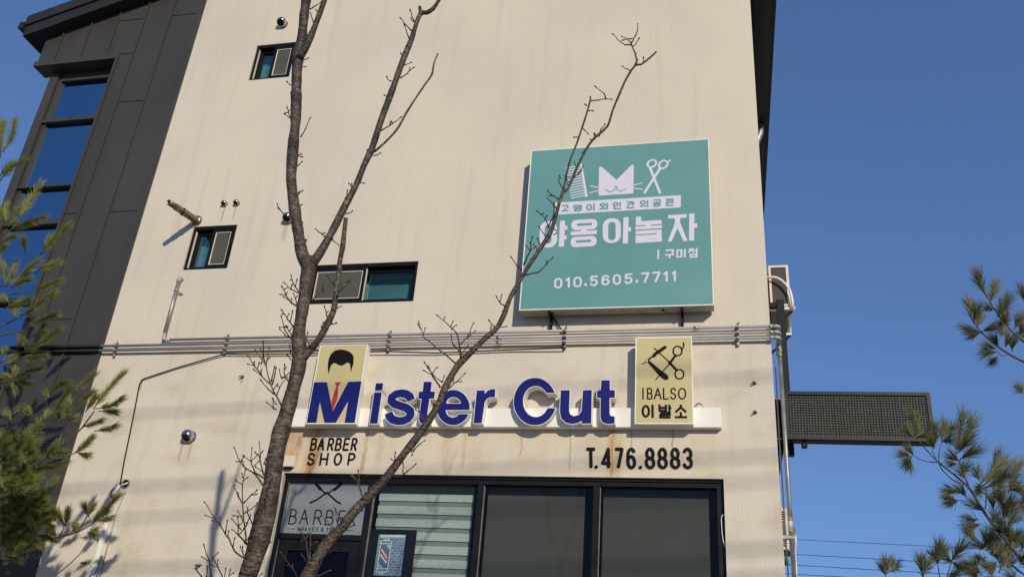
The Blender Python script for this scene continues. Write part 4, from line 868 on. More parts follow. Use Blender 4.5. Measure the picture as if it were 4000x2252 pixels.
# chrome vent caps
def vent(p, r, label):
    c = onY(p, -r*.85); t = thing('vent_cap', label, 'vent', (c.x, 0, c.z-r), 'round chrome vent caps on the wall')
    mb = MB(); mb.lathe((c.x,0,c.z), (0,-1,0), [(0,r*1.02),(r*.12,r*1.02),(r*.13,r*.8),(r*.5,r*.8)], 20); mb.build('flange', MT['steel'], t)
    mb = MB(); cut = Vector((0,-.55,-.84)).normalized(); n, m = 24, 14; vs = []; kill = []
    for i in range(m+1):
        th = math.pi*i/m
        for k in range(n):
            ph = 2*math.pi*k/n; d = Vector((math.sin(th)*math.cos(ph), math.sin(th)*math.sin(ph), math.cos(th)))
            h = d.dot(cut)-.62; kill.append(h > 0)
            if h > 0: d = d-cut*h*1.25
            vs.append(Vector((c.x,-r*.85,c.z))+d*r)
    for i in range(m):
        for k in range(n):
            q = (i*n+k, (i+1)*n+k, (i+1)*n+(k+1)%n, i*n+(k+1)%n)
            mb.f.append(q); mb.m.append(1 if all(kill[a] for a in q) else 0); mb.sm.append(True)
    mb.v = [tuple(v) for v in vs]; mb.build('hood', [MT['steel'], MT['rubber']], t)
vent(A2(258,222), .072, 'chrome vent cap above the upper window')
vent(B1(2252,592), .040, 'left of the two small chrome vent caps above the screened window')
vent(B1(2376,585), .040, 'right of the two small chrome vent caps above the screened window')
vent(B2(318,735), .068, 'chrome vent cap half hidden behind the cherry trunk')
vent(D1(1888,28), .074, 'chrome vent cap low on the wall left of the shop')
# boiler flue
FL = reg(600,730,4.142)
b0 = onY(FL(690,540), -.02); b1 = onY(FL(240,245), -.55)
ax = (b1-b0).normalized(); ln = (b1-b0).length
t = thing('boiler_flue', 'long steel boiler flue sticking out above the small screened window', 'flue', (b0.x, 0, b0.z))
mb = MB(); mb.lathe(b0-ax*.02, ax, [(0,.075),(.015,.075),(.03,.066),(.04,.05)], 20); mb.build('flange', MT['flue'], t)
mb = MB(); mb.lathe(b0, ax, [(0,.048),(.24,.048),(.25,.054),(.262,.054),(.27,.046)], 20); mb.build('outer_pipe', MT['flue'], t)
mb = MB(); mb.lathe(b0, ax, [(.265,.036),(.30,.036),(.315,.046),(.40,.046),(.41,.036),(ln,.036),(ln,.030),(ln-.1,.030)], 20); end = mb.build('terminal', MT['flue'], t)
mb = MB(); mb.lathe(b0, ax, [(ln-.1,.0301),(ln-.1,.0)], 16); mb.build('bore', MT['rubber'], t)
a_ = ax.cross(Vector((0,0,1))).normalized(); c_ = ax.cross(a_)
for k in range(4):
    for j in range(7):
        an = math.pi*(.15+.28*j); d = a_*math.cos(an)+c_*math.sin(an); o_ = b0+ax*(.425+.024*k)+d*.0362
        mb = MB(); mb.lathe(o_, d, [(0,.0065),(.0008,.0065),(.0008,0)], 6, 0, False); mb.build('slot', MT['rubber'], end)
# sensor box, sleeve, trunking, anchors
q0, q1 = onY(D2(292,228), -.05), onY(D2(372,340), -.05)
t = thing('wall_box', 'small cream box on the wall above the shop door frame', 'box', (q0.x, 0, q1.z))
mb = MB(); mb.bbox(q0.x-.01, q1.x, -.055, -.001, q1.z, q0.z, .006); mb.build('case', MT['acbody'], t)
mb = MB(); mb.bbox(q0.x, q1.x-.02, -.05, -.008, q1.z-.022, q1.z-.0005, .008); mb.build('lens', MT['rubber'], t)
P = onY(D1(1262,512), -.01)
t = thing('pipe_sleeve', 'dark round pipe sleeve in the lower left wall', 'sleeve', (P.x, 0, P.z-.05))
mb = MB(); mb.lathe((P.x,0,P.z), (0,-1,0), [(0,.052),(.018,.050),(.018,.043),(.002,.043)], 20); mb.build('ring', MT['acunder'], t)
mb = MB(); mb.lathe((P.x,-.0025,P.z), (0,-1,0), [(0,.0435),(.0005,0)], 16); mb.build('bore', MT['rubber'], t)
mb = MB(); mb.tube([(P.x-.04,-.03,P.z-.025),(P.x+.035,-.012,P.z+.012)], .009, 6); mb.build('hose', MT['white'], t)
P = onY(D1(1168,572), -.03)
t = thing('cable_joint', 'taped white cable joint beside the dark pipe sleeve', 'cable joint', (P.x, 0, P.z-.05))
mb = MB(); mb.tube([P+Vector((-.035,0,-.055)), P+Vector((-.02,0,-.03)), P+Vector((.02,0,.04)), P+Vector((.03,0,.055))], [.012,.024,.024,.012], 10); mb.build('tape_wrap', MT['white'], t)
mb = MB(); mb.tube(bend([P+Vector((.03,0,.055)), P+Vector((-.06,0,.0)), P+Vector((-.05,0,-.08)), P+Vector((.02,0,-.09)), P+Vector((.09,.01,-.05))],.03,3), .006, 6); mb.build('loop', MT['rubber'], t)
xa, xb = onY(D1(900,1440), -.05).x, onY(D1(985,1440), -.05).x; zt_ = onY(D1(1120,745), -.05).z
t = thing('pipe_trunking', 'weathered white pipe trunking running down the left wall behind the pine', 'trunking', (xa, 0, GZ))
mb = MB(); mb.bbox(xa, xa+.052, -.06, -.001, GZ, zt_, .006); mb.build('cover', MT['white'], t)
mb = MB(); mb.bbox(xa+.056, xb, -.045, -.001, GZ, onY(D1(1020,1230), -.05).z, .006); mb.build('side_cover', MT['galv'], t)
mb = MB(); mb.tube(bend([V3(D1(1262,590),-.012), V3(D1(1170,800),-.012), V3(D1(1055,1220),-.05), V3(D1(955,1445),-.07), (xa+.06,-.07,GZ)],.05,3), .007, 6); mb.build('drain_hose', MT['conduit'], t)
for k, (p, lab) in enumerate(((D1(850,1310),'rusty wall anchor left of the white trunking'), (D1(2000,1335),'rusty wall anchor left of the cherry trunk base'), (C1(2440,890),'rusty wall anchor left of the portrait lightbox'), (C3(2440,762),'upper rusty wall anchor near the right corner'), (C3(2448,1055),'lower rusty wall anchor near the right corner'))):
    P = onY(p, 0); mb = MB(); mb.tube([(P.x,0.004,P.z),(P.x,-.035,P.z),(P.x-.022,-.05,P.z-.012)], .006, 6); mb.tube([(P.x-.02,-.03,P.z+.012),(P.x+.012,-.03,P.z-.01)], .005, 6); mb.lathe((P.x,.001,P.z), (0,-1,0), [(0,.02),(.004,.018),(.004,0)], 10)
    tag(mb.build('wall_anchor', MT['pinebark'], None, (P.x,0,P.z)), lab, 'anchor', 'rusty anchors left in the wall')
# handle-like white loop on the right shop jamb
mb = MB(); Yh = .03; mb.tube([V3(D3(2132,822),Yh), V3(D3(2112,830),Yh), V3(D3(2105,870),Yh), V3(D3(2112,1000),Yh), V3(D3(2125,1090),Yh), V3(D3(2142,1148),Yh)], .0045, 6); tag(mb.build('loose_wire', MT['white'], None, V3(D3(2142,1148),Yh)), 'thin white wire hanging at the right jamb of the shop window', 'wire')
# ================================================================== RIGHT CORNER
LYd = .20
q = [onY(p, LYd) for p in ((3065,1524),(3637,1528),(3072,1707),(3645,1722))]
lx0, lx1 = (q[0].x+q[2].x)/2-.01, (q[1].x+q[3].x)/2; lz1, lz0 = (q[0].z+q[1].z)/2, (q[2].z+q[3].z)/2
led = thing('led_sign', 'long black LED display board projecting from the right corner of the building', 'LED sign', (lx0, LYd, lz0))
led.rotation_euler = (0, math.radians(.9), 0)
mb = MB(); mb.bbox(lx0, lx1, LYd+.012, LYd+.15, lz0-.004, lz1+.004, .01); mb.build('case', MT['frame'], led)
fw = .036; mb = MB(); ring(mb, lx0, lx1, lz0, lz1, fw, LYd-.012, LYd+.0115); mb.build('bezel', MT['roof'], led)
ix0, ix1, iz0, iz1 = lx0+fw+.001, lx1-fw-.001, lz0+fw+.001, lz1-fw-.001
nc, nr = 48, 16
for m_ in range(3):
    a, b = ix0+(ix1-ix0)*m_/3, ix0+(ix1-ix0)*(m_+1)/3
    mb = MB(); mb.box(a+.001, b-.001, LYd+.004, LYd+.0118, iz0, iz1); mod = mb.build('led_module', MT['led_face'], led)
    mb = MB(); ML = MB(); cw, chh = (b-a)/16, (iz1-iz0)/nr
    for i in range(16):
        for j in range(nr):
            cx, cz = a+cw*(i+.5), iz0+chh*(j+.62)
            w_, d_ = cw*.36, .012
            mb.add([(cx-w_,LYd+.004,cz),(cx-w_,LYd+.004-d_,cz-.003),(cx-w_*.5,LYd+.004-d_,cz+.0045),(cx+w_*.5,LYd+.004-d_,cz+.0045),(cx+w_,LYd+.004-d_,cz-.003),(cx+w_,LYd+.004,cz),(cx+w_*.5,LYd+.004,cz+.0075),(cx-w_*.5,LYd+.004,cz+.0075)], [(0,1,2,7),(7,2,3,6),(6,3,4,5)])
            ML.lathe((cx,LYd+.0039,cz-chh*.34), (0,-1,0), [(0,.0085),(.008,.0075),(.012,.002)], 8)
    mb.build('lamp_hoods', MT['led_face'], mod, kind='stuff'); ML.build('lamps', MT['led_lens'], mod, kind='stuff')
px_ = onY(LD(520,900), LYd+.05).x
mb = MB(); mb.bbox(px_-.028, px_+.028, LYd+.02, LYd+.08, lz0-.075, lz0-.022, .008); mb.box(px_-.018, px_+.018, LYd+.03, LYd+.07, lz0-.022, lz0-.005); mb.build('light_sensor', MT['frame'], led)
# steel mast carrying the board
t = thing('sign_mast', 'black steel mast on the side wall carrying the LED board', 'mast', (XR+.1, .3, lz0-.35))
mb = MB(); mb.bbox(XR+.105, XR+.19, .42, .50, lz0-.1, onY(AC7(270,640), .45).z, .006); mb.build('post', MT['frame'], t)
zt2 = onY(AC7(270,655), .45).z
mb = MB(); mb.bbox(XR+.001, XR+.104, .425, .495, zt2-.07, zt2-.01, .004); mb.build('top_arm', MT['frame'], t)
for z_ in (lz1-.06, lz0+.02):
    mb = MB(); mb.bbox(XR+.001, lx0+.02, .352, .40, z_-.03, z_+.02, .004); mb.build('arm', MT['frame'], t)
    mb = MB(); mb.tube([(XR+.01,.345,z_+.03),(lx0,.345,z_+.03)], .006, 6); mb.build('tie_rod', MT['orange'], t)
mb = MB(); mb.add([(XR+.002,.41,lz0-.42),(XR+.002,.46,lz0-.42),(XR+.002,.41,lz1),(XR+.002,.46,lz1),(XR+.10,.41,lz0),(XR+.10,.46,lz0),(XR+.10,.41,lz1),(XR+.10,.46,lz1)], [(0,4,6,2),(1,3,7,5),(0,1,5,4),(4,5,7,6),(2,6,7,3)]); mb.build('gusset', MT['frame'], t)
# service pipe down the corner
xq = onY((3052,1480), .10).x; zq = onY((3040,1385), .10).z
t = thing('service_pipe', 'steel service pipe running down beside the right wall corner', 'pipe', (xq, .1, GZ))
mb = MB(); mb.tube([(xq,.10,zq),(xq,.10,2.95)], .021, 12); mb.build('pipe', MT['galv'], t)
mb = MB(); mb.tube(bend([(xe,.12,zc[2]-.01),(xe+.005,.1,zc[2]-.10),(xq,.10,zq+.04),(xq,.10,zq-.03)],.05,3), .026, 12); mb.build('elbow', MT['galv'], t)
S8 = reg(3000,1850,3.608); zo1, zo0 = onY(S8(310,615),.1).z, onY(S8(320,820),.1).z
mb = MB(); mb.tube([(xq,.10,zo1-.03),(xq,.10,zo1)], .0225, 12); mb.tube([(xq,.10,zo0),(xq,.10,zo0+.035)], .0225, 12); mb.build('marker_tape', MT['orange'], t)
mb = MB(); mb.tube([(xq,.10,zo0+.036),(xq,.10,zo1-.031)], .0223, 12); mb.build('label_sleeve', MT['white'], t)
mb = MB(); mb.tube([(xq+.004,.10,2.949),(xq+.004,.10,GZ)], .034, 12); mb.build('lower_pipe', MT['conduit'], t)
zk = onY(S8(300,895),.1).z; mb = MB(); mb.bbox(XR+.001, xq+.03, .075, .125, zk-.016, zk+.016, .003); mb.build('bracket', MT['galv'], t)
mb = MB(); mb.tube(bend([V3(S8(345,740),.12), V3(S8(385,800),.12), V3(S8(392,1000),.12), V3(S8(380,1080),.12), V3(S8(395,1300),.12), V3(S8(395,1450),.12), (xq+.09,.12,GZ)],.05,3), .011, 8); mb.build('white_hose', MT['hose'], t)
mb = MB(); mb.tube([(xq-.045,.2,zq-.1),(xq-.05,.2,4.5),(xq-.045,.2,GZ)], .008, 6); mb.build('thin_conduit', MT['conduit'], t)
# outdoor unit high on the side wall
ay = 1.0; g0, g1 = onY(AC7(235,322), ay), onY(AC7(413,322), ay); gb = onY(AC7(330,690), ay)
t = thing('air_conditioner', 'cream outdoor air conditioner unit hung high on the right side wall', 'air conditioner', (g0.x, ay, gb.z))
x0, x1, z0, z1 = g0.x, g1.x, gb.z, g0.z
mb = MB(); mb.box(x0+.003, x1-.003, ay+.012, ay+.80, z0+.002, z1-.002); mb.build('coil', MT['acdark'], t)
mb = MB(); ring(mb, x0, x1, z0, z1, .026, ay, ay+.0115); mb.box(x0, x1, ay+.012, ay+.80, z1-.0015, z1+.008); mb.box(x1-.002, x1+.006, ay+.012, ay+.80, z0, z1-.002); mb.build('casing', MT['acbody'], t)
mb = MB(); mb.box(x0+.01, x1-.01, ay+.02, ay+.79, z0-.02, z0+.001); mb.build('underside', MT['acunder'], t)
zs_ = z0-.022; mb = MB(); mb.bbox(XR+.001, x1+.05, ay-.02, ay+.03, zs_-.03, zs_, .004); mb.bbox(XR+.001, x1+.05, ay+.72, ay+.77, zs_-.03, zs_, .004); mb.build('shelf_bracket', MT['white'], t)
mb = MB(); mb.tube([(x1+.03,ay+.745,zs_-.03),(XR+.01,ay+.745,zs_-.35)], .014, 6); mb.tube([(x1+.03,ay+.0,zs_-.03),(XR+.01,ay+.0,zs_-.35)], .014, 6); mb.build('strut', MT['frame'], t)
mb = MB(); mb.tube(bend([V3(AC7(212,427),ay-.06), V3(AC7(300,424),ay-.06), V3(AC7(350,447),ay-.06), V3(AC7(400,492),ay-.06), V3(AC7(435,545),ay-.06), V3(AC7(455,620),ay-.06), V3(AC7(463,712),ay-.06)],.05,3), .0145, 8); mb.build('refrigerant_hose', MT['hose'], t)
mb = MB(); mb.tube(bend([V3(AC7(463,712),ay-.05), V3(AC7(425,800),ay+.3), V3(AC7(432,870),ay+.7), V3(AC7(440,950),ay+.75)],.05,3), .018, 8); mb.build('drain_hose', MT['hose'], t)
ay2 = .75; g0, g1 = onY(S8(180,470), ay2), onY(S8(262,470), ay2); gb = onY(S8(240,1060), ay2)
t = thing('vented_box', 'slotted cream outdoor unit low behind the service pipe', 'outdoor unit', (g0.x, ay2, gb.z))
x0, x1, z0, z1 = XR+.02, g1.x, gb.z, g0.z
mb = MB(); mb.bbox(x0, x1, ay2, ay2+.7, z0, z1, .008); mb.build('casing', MT['acbody'], t)
for k in range(15):
    z_ = z1-.04-k*(z1-z0-.06)/15; mb = MB(); mb.box(x0+.008, x1-.02, ay2-.002, ay2-.0004, z_-.017, z_); mb.build('slot', MT['rubber'], t)
mb = MB(); mb.bbox(XR+.001, x1+.02, ay2+.05, ay2+.10, z0-.05, z0-.002, .004); mb.bbox(XR+.001, x1+.02, ay2+.55, ay2+.60, z0-.05, z0-.002, .004); mb.build('shelf_bracket', MT['frame'], t)
# ================================================================== OVERHEAD WIRES
for k, (a, b) in enumerate(((D4(285,1072),D4(1700,1142)), (D4(280,1222),D4(1530,1292)), (D4(285,1330),D4(1555,1403)), (D4(285,1420),D4(1555,1497)))):
    s_ = (b[1]-a[1])/(b[0]-a[0]); P = onY((a[0]-380, a[1]-380*s_), 24); Q = onY((a[0]+1700, a[1]+1700*s_), 24)
    Q = P+(Q-P)*2.2; P = P-(Q-P)*.35; mid = (P+Q)/2
    mb = MB(); mb.tube([P, Q], 0.008 if k == 0 else .010, 6)
    tag(mb.build('overhead_wire', MT['rubber'], None, mid), ('topmost and thinnest of the overhead wires behind the building', 'second overhead wire from the top beyond the pine', 'third overhead wire from the top beyond the pine', 'lowest overhead wire at the bottom right of the sky')[k], 'wire', 'overhead wires behind the building')
Ld = 15.0; sh_ = Vector((SA,-1,SB))*Ld; ends = []
for k, (a, b, r) in enumerate((((620,1612),(2854,1478),.017), ((700,1858),(2900,1748),.019), ((700,1945),(2900,1808),.015), ((700,2108),(2900,2024),.022), ((700,2205),(2900,2098),.020))):
    A, B = onY(a)+sh_, onY(b)+sh_; d = (B-A)/(B.x-A.x); P, Q = A+d*(-24-A.x), A+d*(40-A.x); y0 = A.y-.12*k
    mb = MB(); mb.tube([P+Vector((0,-.1*k,-.05*k)), Q+Vector((0,-.1*k,-.05*k))], r, 8); ends.append((P,Q))
    tag(mb.build('street_cable', MT['rubber'], None, (P+Q)/2), ('highest street cable casting a soft band on the wall', 'second street cable from the top over the road', 'thinnest street cable over the road', 'thickest street cable, casting a band on the shop panes', 'lowest street cable over the road')[k], 'cable', 'street cables over the road')
for side, lab in ((0,'round concrete utility pole at the left end of the street cables'), (1,'round concrete utility pole at the right end of the street cables')):
    xx = -24.0 if side == 0 else 40.0; zz = [e[side].z for e in ends]
    t = thing('utility_pole', lab, 'utility pole', (xx, -15.5, -.03), 'utility poles along the road')
    mb = MB(); mb.tube([(xx,-15.75,-.03),(xx,-15.75,max(zz)+1)], [.19,.11], 16); mb.build('pole', MT['concrete_pole'], t)
    for z_ in zz:
        mb = MB(); mb.box(xx-.03, xx+.03, -15.65, -14.9, z_-.30, z_-.24); mb.build('cable_arm', MT['galv'], t)
# ================================================================== CHERRY TREE
TYc = -4.55
def limb(mb, pts, yfun, n=12, mi=0, lump=.05, seed=0):
    """pts: (photo x, photo y, photo width); resampled smoothly, with small swellings"""
    r_ = random.Random(seed); P = [Vector((onY((x,y), yfun(k/(len(pts)-1)))[:])) for k, (x,y,w) in enumerate(pts)]
    R = [w/2/FPX*dep(p) for (x,y,w), p in zip(pts, P)]
    out, rad = [], []
    for i in range(len(P)-1):
        p0, p1, p2, p3 = P[max(i-1,0)], P[i], P[i+1], P[min(i+2,len(P)-1)]
        m = max(2, int((p2-p1).length/.035))
        for k in range(m):
            t = k/m; t2, t3 = t*t, t*t*t
            out.append(.5*((2*p1)+(-p0+p2)*t+(2*p0-5*p1+4*p2-p3)*t2+(-p0+3*p1-3*p2+p3)*t3)); rad.append((R[i]*(1-t)+R[i+1]*t)*(1+r_.uniform(-lump,lump)))
    out.append(P[-1]); rad.append(R[-1])
    if R[0] > .008:                                  # slow swellings, pruning scars and nubs
        ph = r_.uniform(0,6); rad = [q*(1+.055*math.sin(i*.55+ph)+.035*math.sin(i*1.37+2*ph)) for i, q in enumerate(rad)]
        for i in range(3, len(out)-2):
            if r_.random() < .17:
                t = (out[i+1]-out[i-1]).normalized(); d = t.cross(Vector((r_.uniform(-1,1),r_.uniform(-1,1),r_.uniform(-1,1)))).normalized()+t*.35
                q = rad[i]; k = r_.uniform(.14,.30); mb.tube([out[i]+d*q*.6, out[i]+d*q*1.02, out[i]+d*q*r_.uniform(1.12,1.38)], [q*k*1.7, q*k*1.1, q*k*.55], 7, mi)
    mb.tube(out, rad, n, mi); return out, rad
base = onY((966,2252), TYc)
cherry = thing('cherry_tree', 'bare pruned cherry tree with forked grey brown stems before the wall', 'tree', (base.x-.10, TYc, .75))
trunk_px = [(966,2252,76),(1000,2150,80),(1019.6,2081,81),(1043,1985,75),(1062,1890,71),(1074,1795,69),(1094,1700,64),(1124,1600,60),(1149,1505,57),(1167,1429,56),(1170,1370,56),(1166,1316,53),(1176,1240,49),(1189,1164,47),(1199,1088,50),(1205,1045,58),(1196,1015,62)]
g0 = Vector((base.x-.10, TYc, .65))
mb = MB(); o_, r_ = limb(mb, trunk_px, lambda t: TYc, 16, 0, .03, 1)
bot = [g0, g0+Vector((0,0,.15)), g0+(o_[0]-g0)*.45, o_[0]]; mb.tube(bot, [r_[0]*1.9, r_[0]*1.45, r_[0]*1.12, r_[0]], 16); mb.build('trunk', MT['bark'], cherry)
LIMBS = [
 ([(1203,1040,50),(1180,990,50),(1166,912,46),(1154,835,43),(1143,757,43),(1137.5,699,42),(1140,641,41),(1146,563,42),(1155,466,41),(1158,350,41),(1160,272,43),(1166,214,44),(1179,155,38),(1186,78,37),(1196,0,34),(1201,-30,31),(1203,-45,26)], lambda t: TYc-.05*t),
 ([(1168,228,30),(1198,175,30),(1225,116,24),(1254,39,21),(1268,0,20),(1292,-70,17),(1330,-190,11)], lambda t: TYc-.05-.15*t),
 ([(1212,1040,40),(1248,990,35),(1282,932,32),(1313,874,29),(1352,796,27),(1393,718,25),(1424,641,24),(1447,594,25),(1459,563,25),(1490,466,26),(1533,350,24),(1575,233,24),(1607,155,20),(1631,78,18),(1648,50,19),(1665,50,17),(1691,35,16),(1715,0,14),(1742,-55,12),(1790,-170,8)], lambda t: TYc+.10*t),
 ([(1645,55,14),(1641,40,14),(1640,27,12)], lambda t: TYc+.07),
 ([(1462,592,11),(1501,559,9),(1551,505,9),(1586,443,9),(1621,388,8),(1660,330,8),(1687,291,8),(1695,248,6),(1710,210,6)], lambda t: TYc+.04+.12*t),
 ([(1178,1400,44),(1200,1376,36),(1223,1353,30),(1253,1312,26),(1280,1262,25),(1303,1213,23),(1310,1164,22),(1314,1126,21),(1324,1073,20),(1326,1029,20),(1338,967,19),(1344,912,18),(1351,852,17)], lambda t: TYc-.15*t),
 ([(1322,1138,14),(1345,1112,13),(1369,1088,14)], lambda t: TYc-.12),
 ([(1150,2360,60),(1200,2252,52),(1253,2155,46),(1296,2097,46),(1338,2058,41),(1380,2000,38),(1456,1922,35),(1524,1844,33),(1581,1767,31),(1642,1689,29),(1705,1592,28),(1738,1514,28),(1770,1456,27),(1796,1417,28),(1837,1378,23),(1895,1320,22),(1940,1281,22),(1971,1223,20),(1992,1165,18),(2050,1063,17),(2105,978,17),(2148,912,17),(2171,842,15),(2186,787,14),(2202,741,13)], lambda t: TYc+.20+.15*t),
 ([(2200,748,9),(2215,671,8),(2233,609,8),(2252,563,8),(2287,458,7.5),(2306,390,7),(2304,376,6)], lambda t: TYc+.35),
 ([(2198,752,11),(2221,733,10),(2248,667,10),(2272,616,10),(2303,562,10),(2330,532,10),(2373,493,10),(2392,435,9),(2419,369,9),(2447,307,9),(2481,256,9),(2505,252,8),(2544,221,7),(2564,202,7)], lambda t: TYc+.36),
 ([(2481,256,10),(2490,233,9)], lambda t: TYc+.36), ([(2325,536,8),(2322,520,9)], lambda t: TYc+.36),
]
for k, (pts, yf) in enumerate(LIMBS):
    mb = MB(); limb(mb, pts, yf, 12 if pts[0][2] > 15 else 8, 0, .045, 10+k); mb.build('limb', MT['bark'], cherry)
